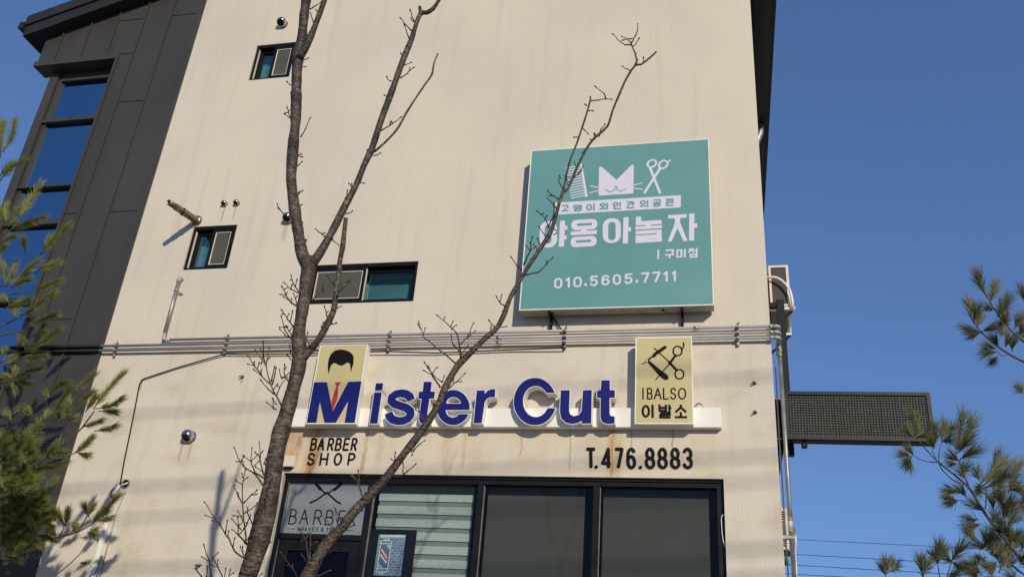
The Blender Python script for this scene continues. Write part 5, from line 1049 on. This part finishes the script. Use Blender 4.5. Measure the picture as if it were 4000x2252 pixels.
# lower end of the second stem, down to the bank
s0 = onY((1150,2360), TYc+.2); mb = MB(); mb.tube([g0+Vector((.06,.05,.0)), g0+Vector((.10,.08,.35)), s0], [.075,.06,60/2/FPX*dep(s0)], 12); mb.build('stem_base', MT['bark'], cherry)
Dd = reg(750,1700,2.626); Ee = reg(950,1050,2.636)
TW = [(Dd, TYc-.1, [[(725,505),(650,400),(545,330),(490,265),(435,130)],[(500,265),(530,215)],[(490,270),(462,265)],[(735,430),(650,380),(605,270),(615,135)],[(605,265),(665,205)],[(600,260),(540,218)],[(735,400),(700,260),(690,75)],[(690,230),(715,175)],[(690,215),(660,185)],[(725,370),(665,330)],[(640,310),(680,265)],[(545,330),(522,270)],
 [(560,1120),(545,1000),(525,800),(515,530),(545,365)],[(515,500),(460,465)],[(530,460),(560,435)],[(520,430),(515,395)],[(530,690),(600,615),(655,570)],[(615,605),(645,605)],[(520,700),(470,620),(430,515)],[(480,640),(475,590)],[(530,800),(640,725)],[(530,830),(440,820)],[(520,870),(475,780)],[(545,930),(480,1020),(415,965)],[(500,960),(415,860)],[(480,920),(470,850)],[(545,1100),(480,1020),(470,940),(520,880)],[(530,880),(550,890)],[(545,940),(600,820)],[(625,920),(565,790),(570,740)],[(632,900),(635,830),(665,705)],[(560,1070),(585,1035)],
 [(530,1250),(440,1190),(380,1060),(290,920),(230,840),(135,690)],[(230,850),(138,815)],[(235,840),(265,765)],[(290,910),(290,855)],[(345,1000),(360,885)],[(420,1140),(435,1065)],[(370,1040),(375,985)],[(260,880),(215,870)],
 [(200,1470),(180,1300),(125,1130)],[(180,1290),(260,1205)],[(165,1280),(105,1245)],[(155,1330),(150,1440)],[(320,1470),(260,1330),(220,1260)],[(260,1320),(265,1280)],[(260,1345),(232,1335)],[(110,1460),(35,1365),(90,1330)],[(335,1470),(345,1370)],[(375,1470),(390,1385)],[(385,1425),(410,1415)],
 [(760,575),(790,500),(820,440)],[(775,545),(800,535)],[(530,1230),(500,1150)],[(525,1220),(520,1150)],[(735,290),(750,255)],[(770,1130),(800,1095)],[(690,1440),(710,1420)]]),
 (Ee, TYc-.05, [[(585,250),(530,175),(495,75)],[(535,180),(550,125)],[(510,120),(495,115)],[(575,248),(490,205),(430,150)],[(490,205),(500,170)],[(460,190),(440,200)],
 [(570,392),(500,350),(440,270),(405,195)],[(440,270),(402,263)],[(440,275),(448,250)],[(545,375),(480,330),(420,290)],[(555,365),(520,255)],[(540,300),(550,285)],[(500,345),(500,315)],
 [(520,595),(460,520),(405,435)],[(480,550),(505,450)],[(450,500),(465,470)],[(430,470),(418,462)],
 [(500,720),(430,640),(395,495)],[(490,710),(430,680),(380,620)],[(430,600),(378,598)],[(470,640),(515,590)],[(500,685),(455,610)],[(455,610),(440,590)],[(415,600),(440,590)],
 [(395,1405),(320,1270),(270,1150),(235,1000),(175,900),(135,850)],[(300,1190),(330,1070),(335,1030)],[(290,1160),(320,1020)],[(275,1180),(190,1100),(110,1035)],[(190,1090),(110,990),(50,890)],[(120,990),(60,980)],[(110,990),(113,970)],[(150,1020),(158,980)],[(180,1080),(185,1050)],[(320,1290),(255,1230),(190,1155)],[(235,990),(255,890),(268,815)],[(250,930),(275,910)],[(220,960),(205,850),(203,750)],[(205,850),(180,828)],[(210,880),(190,955)],[(345,1300),(375,1210),(440,1130)],[(375,1215),(355,1205)],[(465,1155),(420,1080),(425,1000)],[(425,1040),(440,1015)],[(430,1110),(385,1110),(375,1040)],[(390,1130),(410,1120)],[(440,1100),(475,1070)],[(345,1395),(310,1345)],[(340,1445),(245,1375)],[(310,1440),(308,1345)],[(490,935),(460,890)],[(488,865),(480,800)],[(310,1240),(350,1190)],
 [(700,800),(650,720),(660,670)],[(862,492),(840,395)],[(855,450),(870,440)],[(905,568),(945,560)],[(915,560),(910,540)],[(970,402),(995,388)],[(705,322),(820,220),(895,150)],[(820,220),(822,170)],[(820,235),(830,230)],[(940,165),(870,75)],[(800,600),(820,560)]]),
 (C2, TYc+.3, [[(2020,760),(1900,660),(1780,560),(1690,490),(1640,345)],[(1680,470),(1700,405)],[(1665,420),(1635,370)],[(2060,700),(2050,580),(2020,450),(1940,370),(1835,280)],[(1965,410),(2005,375)],[(1890,320),(1895,295)],[(1960,390),(1980,335)],[(2050,640),(1980,560),(1965,490)],[(2060,675),(2120,590)],[(2060,560),(2130,490),(2200,430)],[(2130,480),(2185,355)],[(1855,995),(1780,880),(1735,800),(1700,750)],[(1780,870),(1700,830)],[(1775,850),(1815,800)],[(1870,940),(1790,875)],[(1745,810),(1740,790)],[(1940,1005),(2000,950),(2090,865)],[(2010,940),(2055,935)],[(1990,955),(1985,920)],[(2505,185),(2450,140),(2425,95)],[(2455,130),(2470,70)],[(2400,388),(2350,330)],[(2370,370),(2365,385)],[(2415,392),(2470,388),(2508,383)],[(1690,1320),(1640,1240),(1620,1110)],[(1640,1240),(1620,1225)],[(1690,1430),(1610,1410)],[(1900,870),(1880,920)]]),
 (D2, TYc+.2, [[(1075,665),(1040,520),(950,425)],[(1040,510),(1030,395)],[(1040,510),(1115,435)],[(1030,480),(985,440)],[(1380,445),(1450,440),(1520,390),(1600,320)],[(1480,410),(1480,320)],[(1395,315),(1400,210)],[(1395,290),(1375,275)],[(1405,270),(1425,250)],[(1560,190),(1650,110),(1695,80)],[(1600,160),(1575,210)],[(820,945),(800,800)],[(865,905),(800,770)],[(860,870),(890,840)],[(790,965),(705,880)],[(900,960),(975,930)],[(530,1310),(500,1080),(445,980)],[(500,1080),(525,1010)],[(490,1060),(470,1070)],[(540,1300),(545,1150),(550,1020)],[(550,1150),(610,1050)],[(555,1120),(600,1100)],[(525,1300),(500,1290),(460,1225)],[(420,1460),(370,1370),(260,1215)],[(330,1320),(320,1330)],[(370,1360),(370,1330)],[(630,1300),(720,1215),(800,1160)],[(560,1450),(640,1430),(735,1385)]]),
 (B3, TYc+.35, [[(508,605),(470,540),(475,490)],[(470,515),(485,505)],[(472,720),(400,670),(368,640)],[(415,685),(398,680)],[(442,805),(400,750),(360,710)],[(420,790),(425,760)],[(370,1005),(330,900),(265,845)],[(285,870),(300,860)],[(330,920),(345,890)],[(335,1085),(280,1005)],[(360,1000),(410,900),(425,790)],[(118,1375),(180,1240),(200,1110)],[(180,1240),(150,1190)],[(180,1230),(225,1200)],[(195,1180),(188,1160)],[(105,1480),(270,1450),(400,1310)],[(350,1375),(350,1345)],[(100,1430),(50,1390),(0,1310)],[(285,1175),(260,1120)],[(255,1225),(225,1175)],[(570,545),(660,470),(710,390)],[(590,500),(550,490)],[(660,470),(690,440)],[(640,380),(630,345)],[(420,1070),(440,1060)],[(400,1000),(440,1025)],[(730,215),(720,235)],[(800,130),(795,118)],[(545,500),(560,560)]]),
 (A3, TYc+.36, [[(790,1018),(860,1005),(940,993),(992,998)],[(942,992),(930,950),(850,880)],[(755,1065),(750,1058)],[(770,1112),(802,1112)],[(718,1295),(760,1338)],[(660,1378),(636,1380)],[(1255,605),(1240,540),(1200,440),(1165,395),(1108,370)],[(1195,455),(1140,452),(1090,425),(1020,350)],[(1200,430),(1245,350),(1268,300),(1265,245)],[(1218,468),(1245,440),(1270,400)],[(1165,395),(1195,392)],[(1150,400),(1130,402)],[(1185,710),(1118,672)],[(1322,625),(1323,592)],[(875,1370),(895,1300),(930,1258)]]),
 (A2, TYc-.05, [[(450,1375),(500,1300),(540,1195)],[(350,1195),(330,1140),(318,1095)],[(345,1188),(295,1155)],[(330,1130),(305,1135)],[(325,1120),(340,1110)],[(1565,312),(1500,240),(1460,190)],[(1540,385),(1498,270)],[(1595,225),(1570,170),(1555,115)],[(1580,215),(1560,190)],[(1455,785),(1520,740),(1580,685)],[(1540,715),(1548,690)],[(1375,822),(1340,810),(1320,785)],[(1255,1315),(1340,1270),(1450,1185)],[(1345,1260),(1350,1245)],[(1375,1245),(1370,1235)],[(1495,655),(1555,632)],[(540,92),(590,70),(655,20)],[(585,240),(548,135)],[(470,603),(500,598),(522,588)],[(455,672),(485,672)],[(360,855),(335,850),(320,830)],[(1330,975),(1300,960)],[(1465,550),(1455,540)],[(620,130),(612,110)]]),
 (B2, TYc, [[(320,720),(275,700),(230,640),(215,605)],[(240,660),(228,650)],[(695,930),(640,885),(600,855)],[(660,905),(685,895)],[(765,960),(850,1025)],[(905,697),(940,695),(965,675)],[(412,217),(440,205),(457,182)],[(422,515),(435,490),(457,475)],[(420,495),(430,485)],[(1185,115),(1220,110),(1245,92)],[(1045,392),(1080,390)],[(960,425),(945,405)],[(965,430),(960,400)],[(910,540),(918,480)],[(895,540),(905,545)],[(418,120),(448,125)],[(420,115),(438,105)],[(440,615),(455,612)]])]
for rg, Y, lst in TW:
    for k, pl in enumerate(lst):
        rr_ = random.Random(hash((round(Y*100), k)) & 0xffff); P = []
        for i in range(len(pl)-1):
            for t in (0, .33, .66): P.append((pl[i][0]*(1-t)+pl[i+1][0]*t+rr_.uniform(-4,4)*(0 < i+t), pl[i][1]*(1-t)+pl[i+1][1]*t+rr_.uniform(-4,4)*(0 < i+t)))
        P.append(pl[-1]); L_ = sum(math.hypot(a[0]-b[0],a[1]-b[1]) for a, b in zip(pl, pl[1:]))
        dy = rr_.uniform(-.25,.25)*min(1, L_/200)
        pts = [onY(rg(*q), Y+dy*i/len(P)) for i, q in enumerate(P)]; w0 = 3.9 if L_ > 260 else 3.0 if L_ > 110 else 2.5
        sc = dep(pts[0])/FPX; n = len(pts); rad = [(w0*(1-i/(n-1))+1.6*(i/(n-1)))*sc*(1.12 if i % 3 == 0 else .95) for i in range(n)]
        e = pts[-1]; d = (e-pts[-2]).normalized(); pts += [e+d*2.5*sc, e+d*8*sc, e+d*13*sc]; rad += [2.9*sc, 2.9*sc, .6*sc]
        mb = MB(); mb.tube(pts, rad, 6); mb.build('twig', MT['twig'], cherry)
# ================================================================== PINES
def needles(shoots, nl_px, per, wdt, sprd, seed, Yf):
    """brushes of needles round each shoot; returns needle mesh and shoot-stem mesh"""
    rg_ = np.random.default_rng(seed); NB, ST = MB(), MB()
    for (b, e, s) in shoots:
        if isinstance(b, Vector): B, E = b, e
        else: Y0 = Yf(rg_, b); B = onY(b, Y0); E = onY(e, Y0+rg_.uniform(-.18,.18))
        ax = E-B; Ln = ax.length
        sc = dep(B)/FPX; ax.normalize(); nl = nl_px*sc*s
        u = ax.cross(Vector((0,0,1))); u = u.normalized() if u.length > .05 else Vector((1,0,0)); v = ax.cross(u)
        core = max(Ln-nl*.72, Ln*.35); st0 = 0.12*core
        bow = (u*rg_.uniform(-1,1)+v*rg_.uniform(-1,1))*Ln*.07
        def at(t): return B+ax*(core*t)+bow*(4*t*(1-t))
        ST.tube([at(t) for t in (0,.33,.66,1)], [2.3*sc,2.0*sc,1.7*sc,1.2*sc], 5)
        n = int(per*(0.35+core/(nl*1.6)))
        for _ in range(n):
            t = rg_.uniform(.08,1)**.85; an = rg_.uniform(0,2*math.pi); sp = math.radians(rg_.normal(sprd, 9)*(1-.35*t)+3)
            d = ax*math.cos(sp)+(u*math.cos(an)+v*math.sin(an))*math.sin(sp); l = nl*rg_.uniform(.72,1.08)*(1-.15*(1-t))
            p = at(t); side = d.cross(Vector((rg_.uniform(-1,1),rg_.uniform(-1,1),rg_.uniform(-1,1)))); side.normalize(); side *= wdt*rg_.uniform(.7,1.2)
            dr = Vector((0,0,-1))*l*rg_.uniform(.0,.12); m = p+d*l*.55+dr*.35
            NB.add([p-side*.5, p+side*.5, m+side*.45, m-side*.45, p+d*l+dr], [(0,1,2,3),(3,2,4)])
    return NB, ST
G1, G2, HH = reg(0,400,2.4173), reg(0,1000,2.4173), reg(3450,1500,1.929)
def S(rg, lst): return [(rg(a,b), rg(c,d), s) for a,b,c,d,s in lst]
shootsL = S(G1, [(5,520,15,135,1.1),(25,470,150,118,1),(0,330,40,150,1),(0,745,290,505,1),(0,700,150,540,1),(190,1110,410,715,1),(190,1110,330,850,.9),(60,1165,70,925,1),(30,1180,15,980,1),(110,1100,215,950,1),(130,1200,475,1055,1),(130,1210,330,1110,1),(240,1430,225,1240,.9),(370,1450,690,1110,1.05),(430,1420,490,1220,1),(0,1340,190,1240,1),(0,1420,60,1300,1),(60,1165,200,1120,.9)])
shootsL += S(G2, [(180,195,420,0,1),(60,285,330,90,.9),(330,165,620,50,1),(60,280,58,75,.95),(85,255,165,15,1),(110,300,330,205,1),(350,320,615,215,1),(280,520,560,310,1),(150,600,220,380,1),(30,490,320,385,1.05),(250,690,580,530,1),(125,720,255,830,.95),(170,925,605,650,1),(0,1030,165,930,1.1),(0,940,60,860,1),(170,960,480,925,.9),(120,1160,160,1025,.95),(120,1160,440,1045,1),(120,1160,330,1215,.95),(120,1160,155,1315,.95),(120,1160,0,1120,1),(460,1335,425,1255,.8),(520,1265,680,1175,.9),(690,1310,945,1065,1),(880,1445,1210,1055,1),(900,1440,1195,1310,1),(840,1430,935,1290,.9),(560,1400,690,1195,1),(660,1445,640,1300,.95),(250,1400,150,1450,1),(200,560,330,480,.9),(90,440,0,380,1),(300,760,470,690,.9),(20,160,0,20,1)])
shootsL += S(C1, [(860,1240,985,1045,.9),(990,1235,1220,1250,1),(830,1390,1065,1310,.95),(950,1430,1220,1355,.95),(700,1340,820,1265,.9),(700,1330,700,1120,1),(450,1315,505,1215,.9),(560,1240,600,1130,.9),(470,1360,300,1400,1),(330,1280,240,1180,1),(760,1180,980,1000,.9),(560,1330,660,1250,1),(620,1300,560,1200,1),(120,1330,60,1230,1),(380,1400,420,1290,1)])
shootsL += S(D1, [(30,260,90,30,1.15),(0,300,170,190,1.1),(460,240,625,55,1),(740,210,925,45,.95),(760,190,930,235,.95),(760,200,960,10,.8),(480,215,720,195,1),(460,255,560,130,1),(200,395,430,490,1.05),(330,360,720,285,1),(60,475,140,350,1),(230,390,350,480,1),(280,300,400,195,1),(0,710,260,590,1.1),(650,935,690,715,.95),(650,930,560,740,.95),(880,830,835,670,.95),(890,850,970,670,.95),(900,935,1240,575,1.05),(960,885,1170,840,.95),(880,1000,1000,960,.95),(890,1010,970,1040,.9),(700,1010,800,930,.9),(780,990,750,880,.9),(560,1050,500,960,.9),(600,860,520,780,.9),(920,920,1130,760,.95),(60,560,160,470,1),(330,480,420,430,1),(430,560,590,420,.9),(120,330,230,250,1)])
rl = np.random.default_rng(5)
for _ in range(160):                                   # the dense lower crown
    x, y = rl.uniform(-60,470), rl.uniform(560,1250)
    if x > 440-(abs(y-900)/350)**2*260: continue
    a = math.radians(rl.normal(48,38)); L_ = rl.uniform(120,230); shootsL.append((D1(x,y), D1(x+L_*math.cos(a), y-L_*math.sin(a)), rl.uniform(.9,1.15)))
for _ in range(60):
    x, y = rl.uniform(-60,300), rl.uniform(100,620); a = math.radians(rl.normal(45,35)); L_ = rl.uniform(120,220); shootsL.append((D1(x,y), D1(x+L_*math.cos(a), y-L_*math.sin(a)), rl.uniform(.9,1.1)))
def yL(b): return -1.0 if b[1] > 1935 else -1.75      # the lowest branch hangs nearest the wall
def pine(name, label, root, shoots, branches, nl, per, wdt, sprd, seed, Yf, Yb, nmat, trunk_top, br_px):
    t = thing(name, label, 'tree', root)
    far = []; cr = random.Random(seed); top = Vector(root)+Vector((.05,.05,trunk_top))      # the rest of the crown, round the trunk outside the frame
    for k in range(26):
        f = .34+.66*k/25; st = Vector(root)*(1-f)+top*f; a = k*2.4; rr_ = (1.25-.95*f)*cr.uniform(.8,1.1)+.15
        en = st+Vector((math.cos(a)*rr_, math.sin(a)*rr_*.8, .18+.25*rr_))
        def outside(P):
            v = P-CAM; return abs(v.dot(_r)/v.dot(_f)*FPX) > 2150
        if not outside(en) or en.y > -.35: continue
        far.append((st, en))
        for j in range(7):
            q = st.lerp(en, .35+.65*j/6); d = Vector((math.cos(a+cr.uniform(-1,1)), math.sin(a+cr.uniform(-1,1)), cr.uniform(.3,1.2))).normalized()*cr.uniform(.16,.26)
            if outside(q+d*1.6): shoots.append((q, q+d, 1.0))
    for rg, pl, w0, w1 in branches:                       # foliage on the stretch between frame edge and trunk
        if abs(pl[0][0]-br_px(rg)) >= 25: continue
        P0 = onY(rg(*pl[0]), Yb(rg(*pl[-1]))); z_ = min(max(P0.z-.35, root[2]+.4), root[2]+trunk_top-.2); q0 = Vector((root[0], root[1], z_))
        u0 = (P0-q0).normalized(); m = int((P0-q0).length/.085)
        for j in range(m):
            q = q0.lerp(P0, (j+.5)/m)+Vector((0,0,-.05)); d = (u0*cr.uniform(.2,1)+Vector((cr.uniform(-.4,.4), cr.uniform(-.9,.9), cr.uniform(-.1,1)))).normalized()*cr.uniform(.2,.34)
            if outside(q+d*1.5): shoots.append((q, q+d, 1.0))
    shoots.append((top-Vector((0,0,.1)), top+Vector((.02,0,.25)), 1.0))
    NB, ST = needles(shoots, nl, per, wdt, sprd, seed, Yf)
    for a, b in far:
        mb = MB(); mb.tube([a, a.lerp(b,.5)-Vector((0,0,.03)), b], [.022,.015,.006], 6); mb.build('branch', MT['pinebark'], t)
    mb = MB(); R0 = Vector(root); mb.tube([R0, R0+Vector((0,.02,trunk_top*.4)), R0+Vector((.05,.05,trunk_top))], [.13,.09,.02], 12); mb.build('trunk', MT['pinebark'], t)
    for rg, pl, w0, w1 in branches:
        P = [onY(rg(*q), Yb(rg(*pl[-1]))) for q in pl]; sc = dep(P[0])/FPX; n = len(P); rad = [(w0*(1-i/(n-1))+w1*i/(n-1))/2*sc for i in range(n)]
        if abs(pl[0][0]-br_px(rg)) < 25:                    # a branch that leaves the frame reaches its trunk
            z_ = min(max(P[0].z-.35, root[2]+.4), root[2]+trunk_top-.2); q = Vector((root[0], root[1], z_)); P = [q, q*.5+P[0]*.5+Vector((0,0,-.06))]+P; rad = [rad[0]*2.0, rad[0]*1.5]+rad
        mb = MB(); mb.tube(bend(P,.12,3) if len(P) > 2 else P, np.interp(np.linspace(0,1,len(bend(P,.12,3)) if len(P) > 2 else 2), np.linspace(0,1,len(P)), rad).tolist(), 8); mb.build('branch', MT['pinebark'], t)
    o = ST.build('twigs', MT['pinebark'], t, kind='stuff'); o = NB.build('needles', nmat, t, kind='stuff')
    return t
brL = [(G1,[(0,1265),(70,1215),(130,1190),(190,1110)],7,3),(G1,[(70,1215),(60,1160)],3,2.4),(G2,[(0,280),(60,280),(180,195)],8,4),(G2,[(0,372),(110,355),(230,345),(350,318)],7,3),(G2,[(0,670),(140,600),(280,520)],7,3.5),(G2,[(0,752),(125,717),(250,690)],7,3.5),(G2,[(0,1010),(100,960),(170,925)],6,3),(G2,[(0,1200),(60,1180),(120,1160)],6,4),
 (D1,[(0,510),(40,490),(200,395),(330,330),(460,250),(600,145),(740,35),(830,-55),(960,-160),(890,-140)],14,6),(C1,[(830,1395),(890,1310),(950,1230)],7,5),(D1,[(460,250),(600,262),(740,212)],6,3.5),(D1,[(40,490),(150,515),(280,490)],5,3),(D1,[(0,1120),(200,1110),(410,1080),(600,1050),(780,1000),(900,930)],11,5),(D1,[(600,1050),(650,935)],5,3),(D1,[(780,1000),(880,830)],5,3),(C1,[(480,1250),(560,1190)],4,3),(D1,[(0,800),(150,740),(300,690)],8,4),(D1,[(0,60),(200,30),(470,-10)],7,4)]
brL = [b for b in brL]
brL[8] = (D1,[(0,510),(40,490),(200,395),(330,330),(460,250),(600,145),(740,35),(830,-55)],14,6)
pine('pine_tree', 'olive green pine growing against the left end of the building', (-12.6,-1.5,GZ-.02), shootsL, brL, 56, 210, .0036, 21, 3, lambda r, b: yL(b)+r.uniform(-.22,.22), yL, MT['needle'], 6.5, lambda rg: 0)
shootsR = S(HH, [(255,410,200,160,1),(240,405,130,290,1),(260,400,365,350,.9),(250,400,250,250,.9),(215,545,105,515,.8),(215,548,115,605,.8),(215,550,195,645,.8),(230,540,160,440,.8),(375,465,400,240,1),(380,480,330,380,.8),(440,432,470,250,1),(440,432,530,300,1),(440,435,525,415,.9),(545,525,610,150,1.1),(550,500,700,195,1.1),(555,520,690,330,1.1),(575,572,790,450,1.15),(575,575,480,510,.9),(560,600,470,590,.8),(600,680,650,570,1),(620,720,560,600,.9),(700,770,900,465,1.25),(740,770,960,520,1.25),(780,775,1010,610,1.2),(720,720,690,590,1.1),(760,785,980,755,1.2),(800,860,890,790,1),(720,760,720,840,.9),(600,832,425,785,.9),(560,872,440,820,.9),(560,880,445,905,.8),(625,850,560,750,1),(720,1012,590,990,1),(740,1050,610,1075,1),(760,962,640,880,1),(890,1010,1010,870,1.2),(930,1085,1060,930,1.2),(1000,720,1050,540,1.2),(960,800,1061,790,1),(890,905,880,790,1),(930,1100,860,980,1.1),(410,1345,430,1125,1.05),(410,1350,500,1180,1),(410,1355,350,1235,.9),(510,1335,655,1145,1.1),(520,1330,665,1390,.95),(515,1340,440,1285,.9),(300,1460,265,1225,1.05),(300,1450,370,1290,.95),(20,1430,30,1270,1.05),(20,1440,-20,1330,.9),(30,1420,100,1310,.95),(700,1185,600,1050,1),(780,1255,680,1190,1),(780,1255,860,1140,1.1),(780,1300,690,1310,1),(860,1335,780,1410,1),(900,1185,810,1120,1),(480,1460,580,1400,.9),(700,1460,640,1380,1),(990,1300,900,1230,1.1),(960,1180,1050,1090,1.2)])
shootsR += S(AC7, [(2230,605,2125,300,1),(2260,670,2320,430,1),(2330,785,2460,530,1.05),(2330,780,2400,600,1),(2290,722,2205,700,.7),(2090,805,2035,590,1),(2120,850,2160,620,1),(2150,880,2190,700,.9),(2182,937,1955,870,.85),(2180,935,2010,970,.8),(2185,930,2320,868,.85),(2320,1085,2185,1030,.9),(2330,1112,2160,1135,.9),(2330,1150,2270,1210,.8),(2350,1062,2290,940,.9),(2370,960,2350,790,.95),(2470,1105,2480,950,.95),(2400,1060,2440,970,.9),(2480,905,2573,720,1.05),(2430,885,2400,690,1),(2510,950,2590,820,1),(2560,1490,2500,1390,.9),(2573,640,2560,500,1),(2550,1000,2620,900,1)])
for _ in range(48):
    x, y = rl.uniform(650,1120), rl.uniform(820,1480)
    if (y-820) < (900-x)*1.6: continue
    a = math.radians(rl.normal(80,45)); L_ = rl.uniform(90,190); shootsR.append((HH(x,y), HH(x+L_*math.cos(a), y-L_*math.sin(a)), rl.uniform(.95,1.25)))
brR = [(HH,[(1061,1345),(930,1180),(790,1010),(700,860),(640,765),(560,700),(415,585),(340,510),(255,410)],15,4),(HH,[(580,745),(520,720),(440,640),(415,585)],5,4),(HH,[(415,585),(330,585),(240,545)],5,3),(HH,[(400,560),(375,520),(375,460)],4,3),(HH,[(420,580),(418,520),(440,430)],4,3),(HH,[(650,780),(600,660),(560,560),(545,520)],7,4),(HH,[(700,870),(770,960),(780,780)],6,4),(HH,[(1061,1440),(900,1300),(780,1220),(700,1180)],8,4),(HH,[(430,1480),(410,1340)],5,3),(HH,[(470,1480),(520,1320)],5,3),(HH,[(980,1240),(930,1100),(900,960),(890,900)],6,4),(HH,[(1061,820),(1000,720)],5,4),(HH,[(305,1490),(300,1450)],4,3),(HH,[(20,1490),(20,1430)],4,3),(HH,[(760,960),(640,880),(560,870)],5,3),
 (AC7,[(2573,1200),(2440,1130),(2330,1060),(2180,930),(2080,790),(2050,700)],10,4),(AC7,[(2573,1020),(2470,930),(2350,790),(2220,580),(2140,390)],9,4),(AC7,[(2430,1130),(2370,1150),(2330,1100)],4,3),(AC7,[(2573,965),(2500,925)],6,5)]
pine('pine_tree', 'dark green long needled pine in front of the LED board at the right edge', (3.0,-3.3,.75), shootsR, brR, 84, 190, .0024, 25, 4, lambda r, b: -3.5+r.uniform(-.3,.3), lambda b: -3.5, MT['needle2'], 4.3, lambda rg: 1061 if rg is HH else 2573)
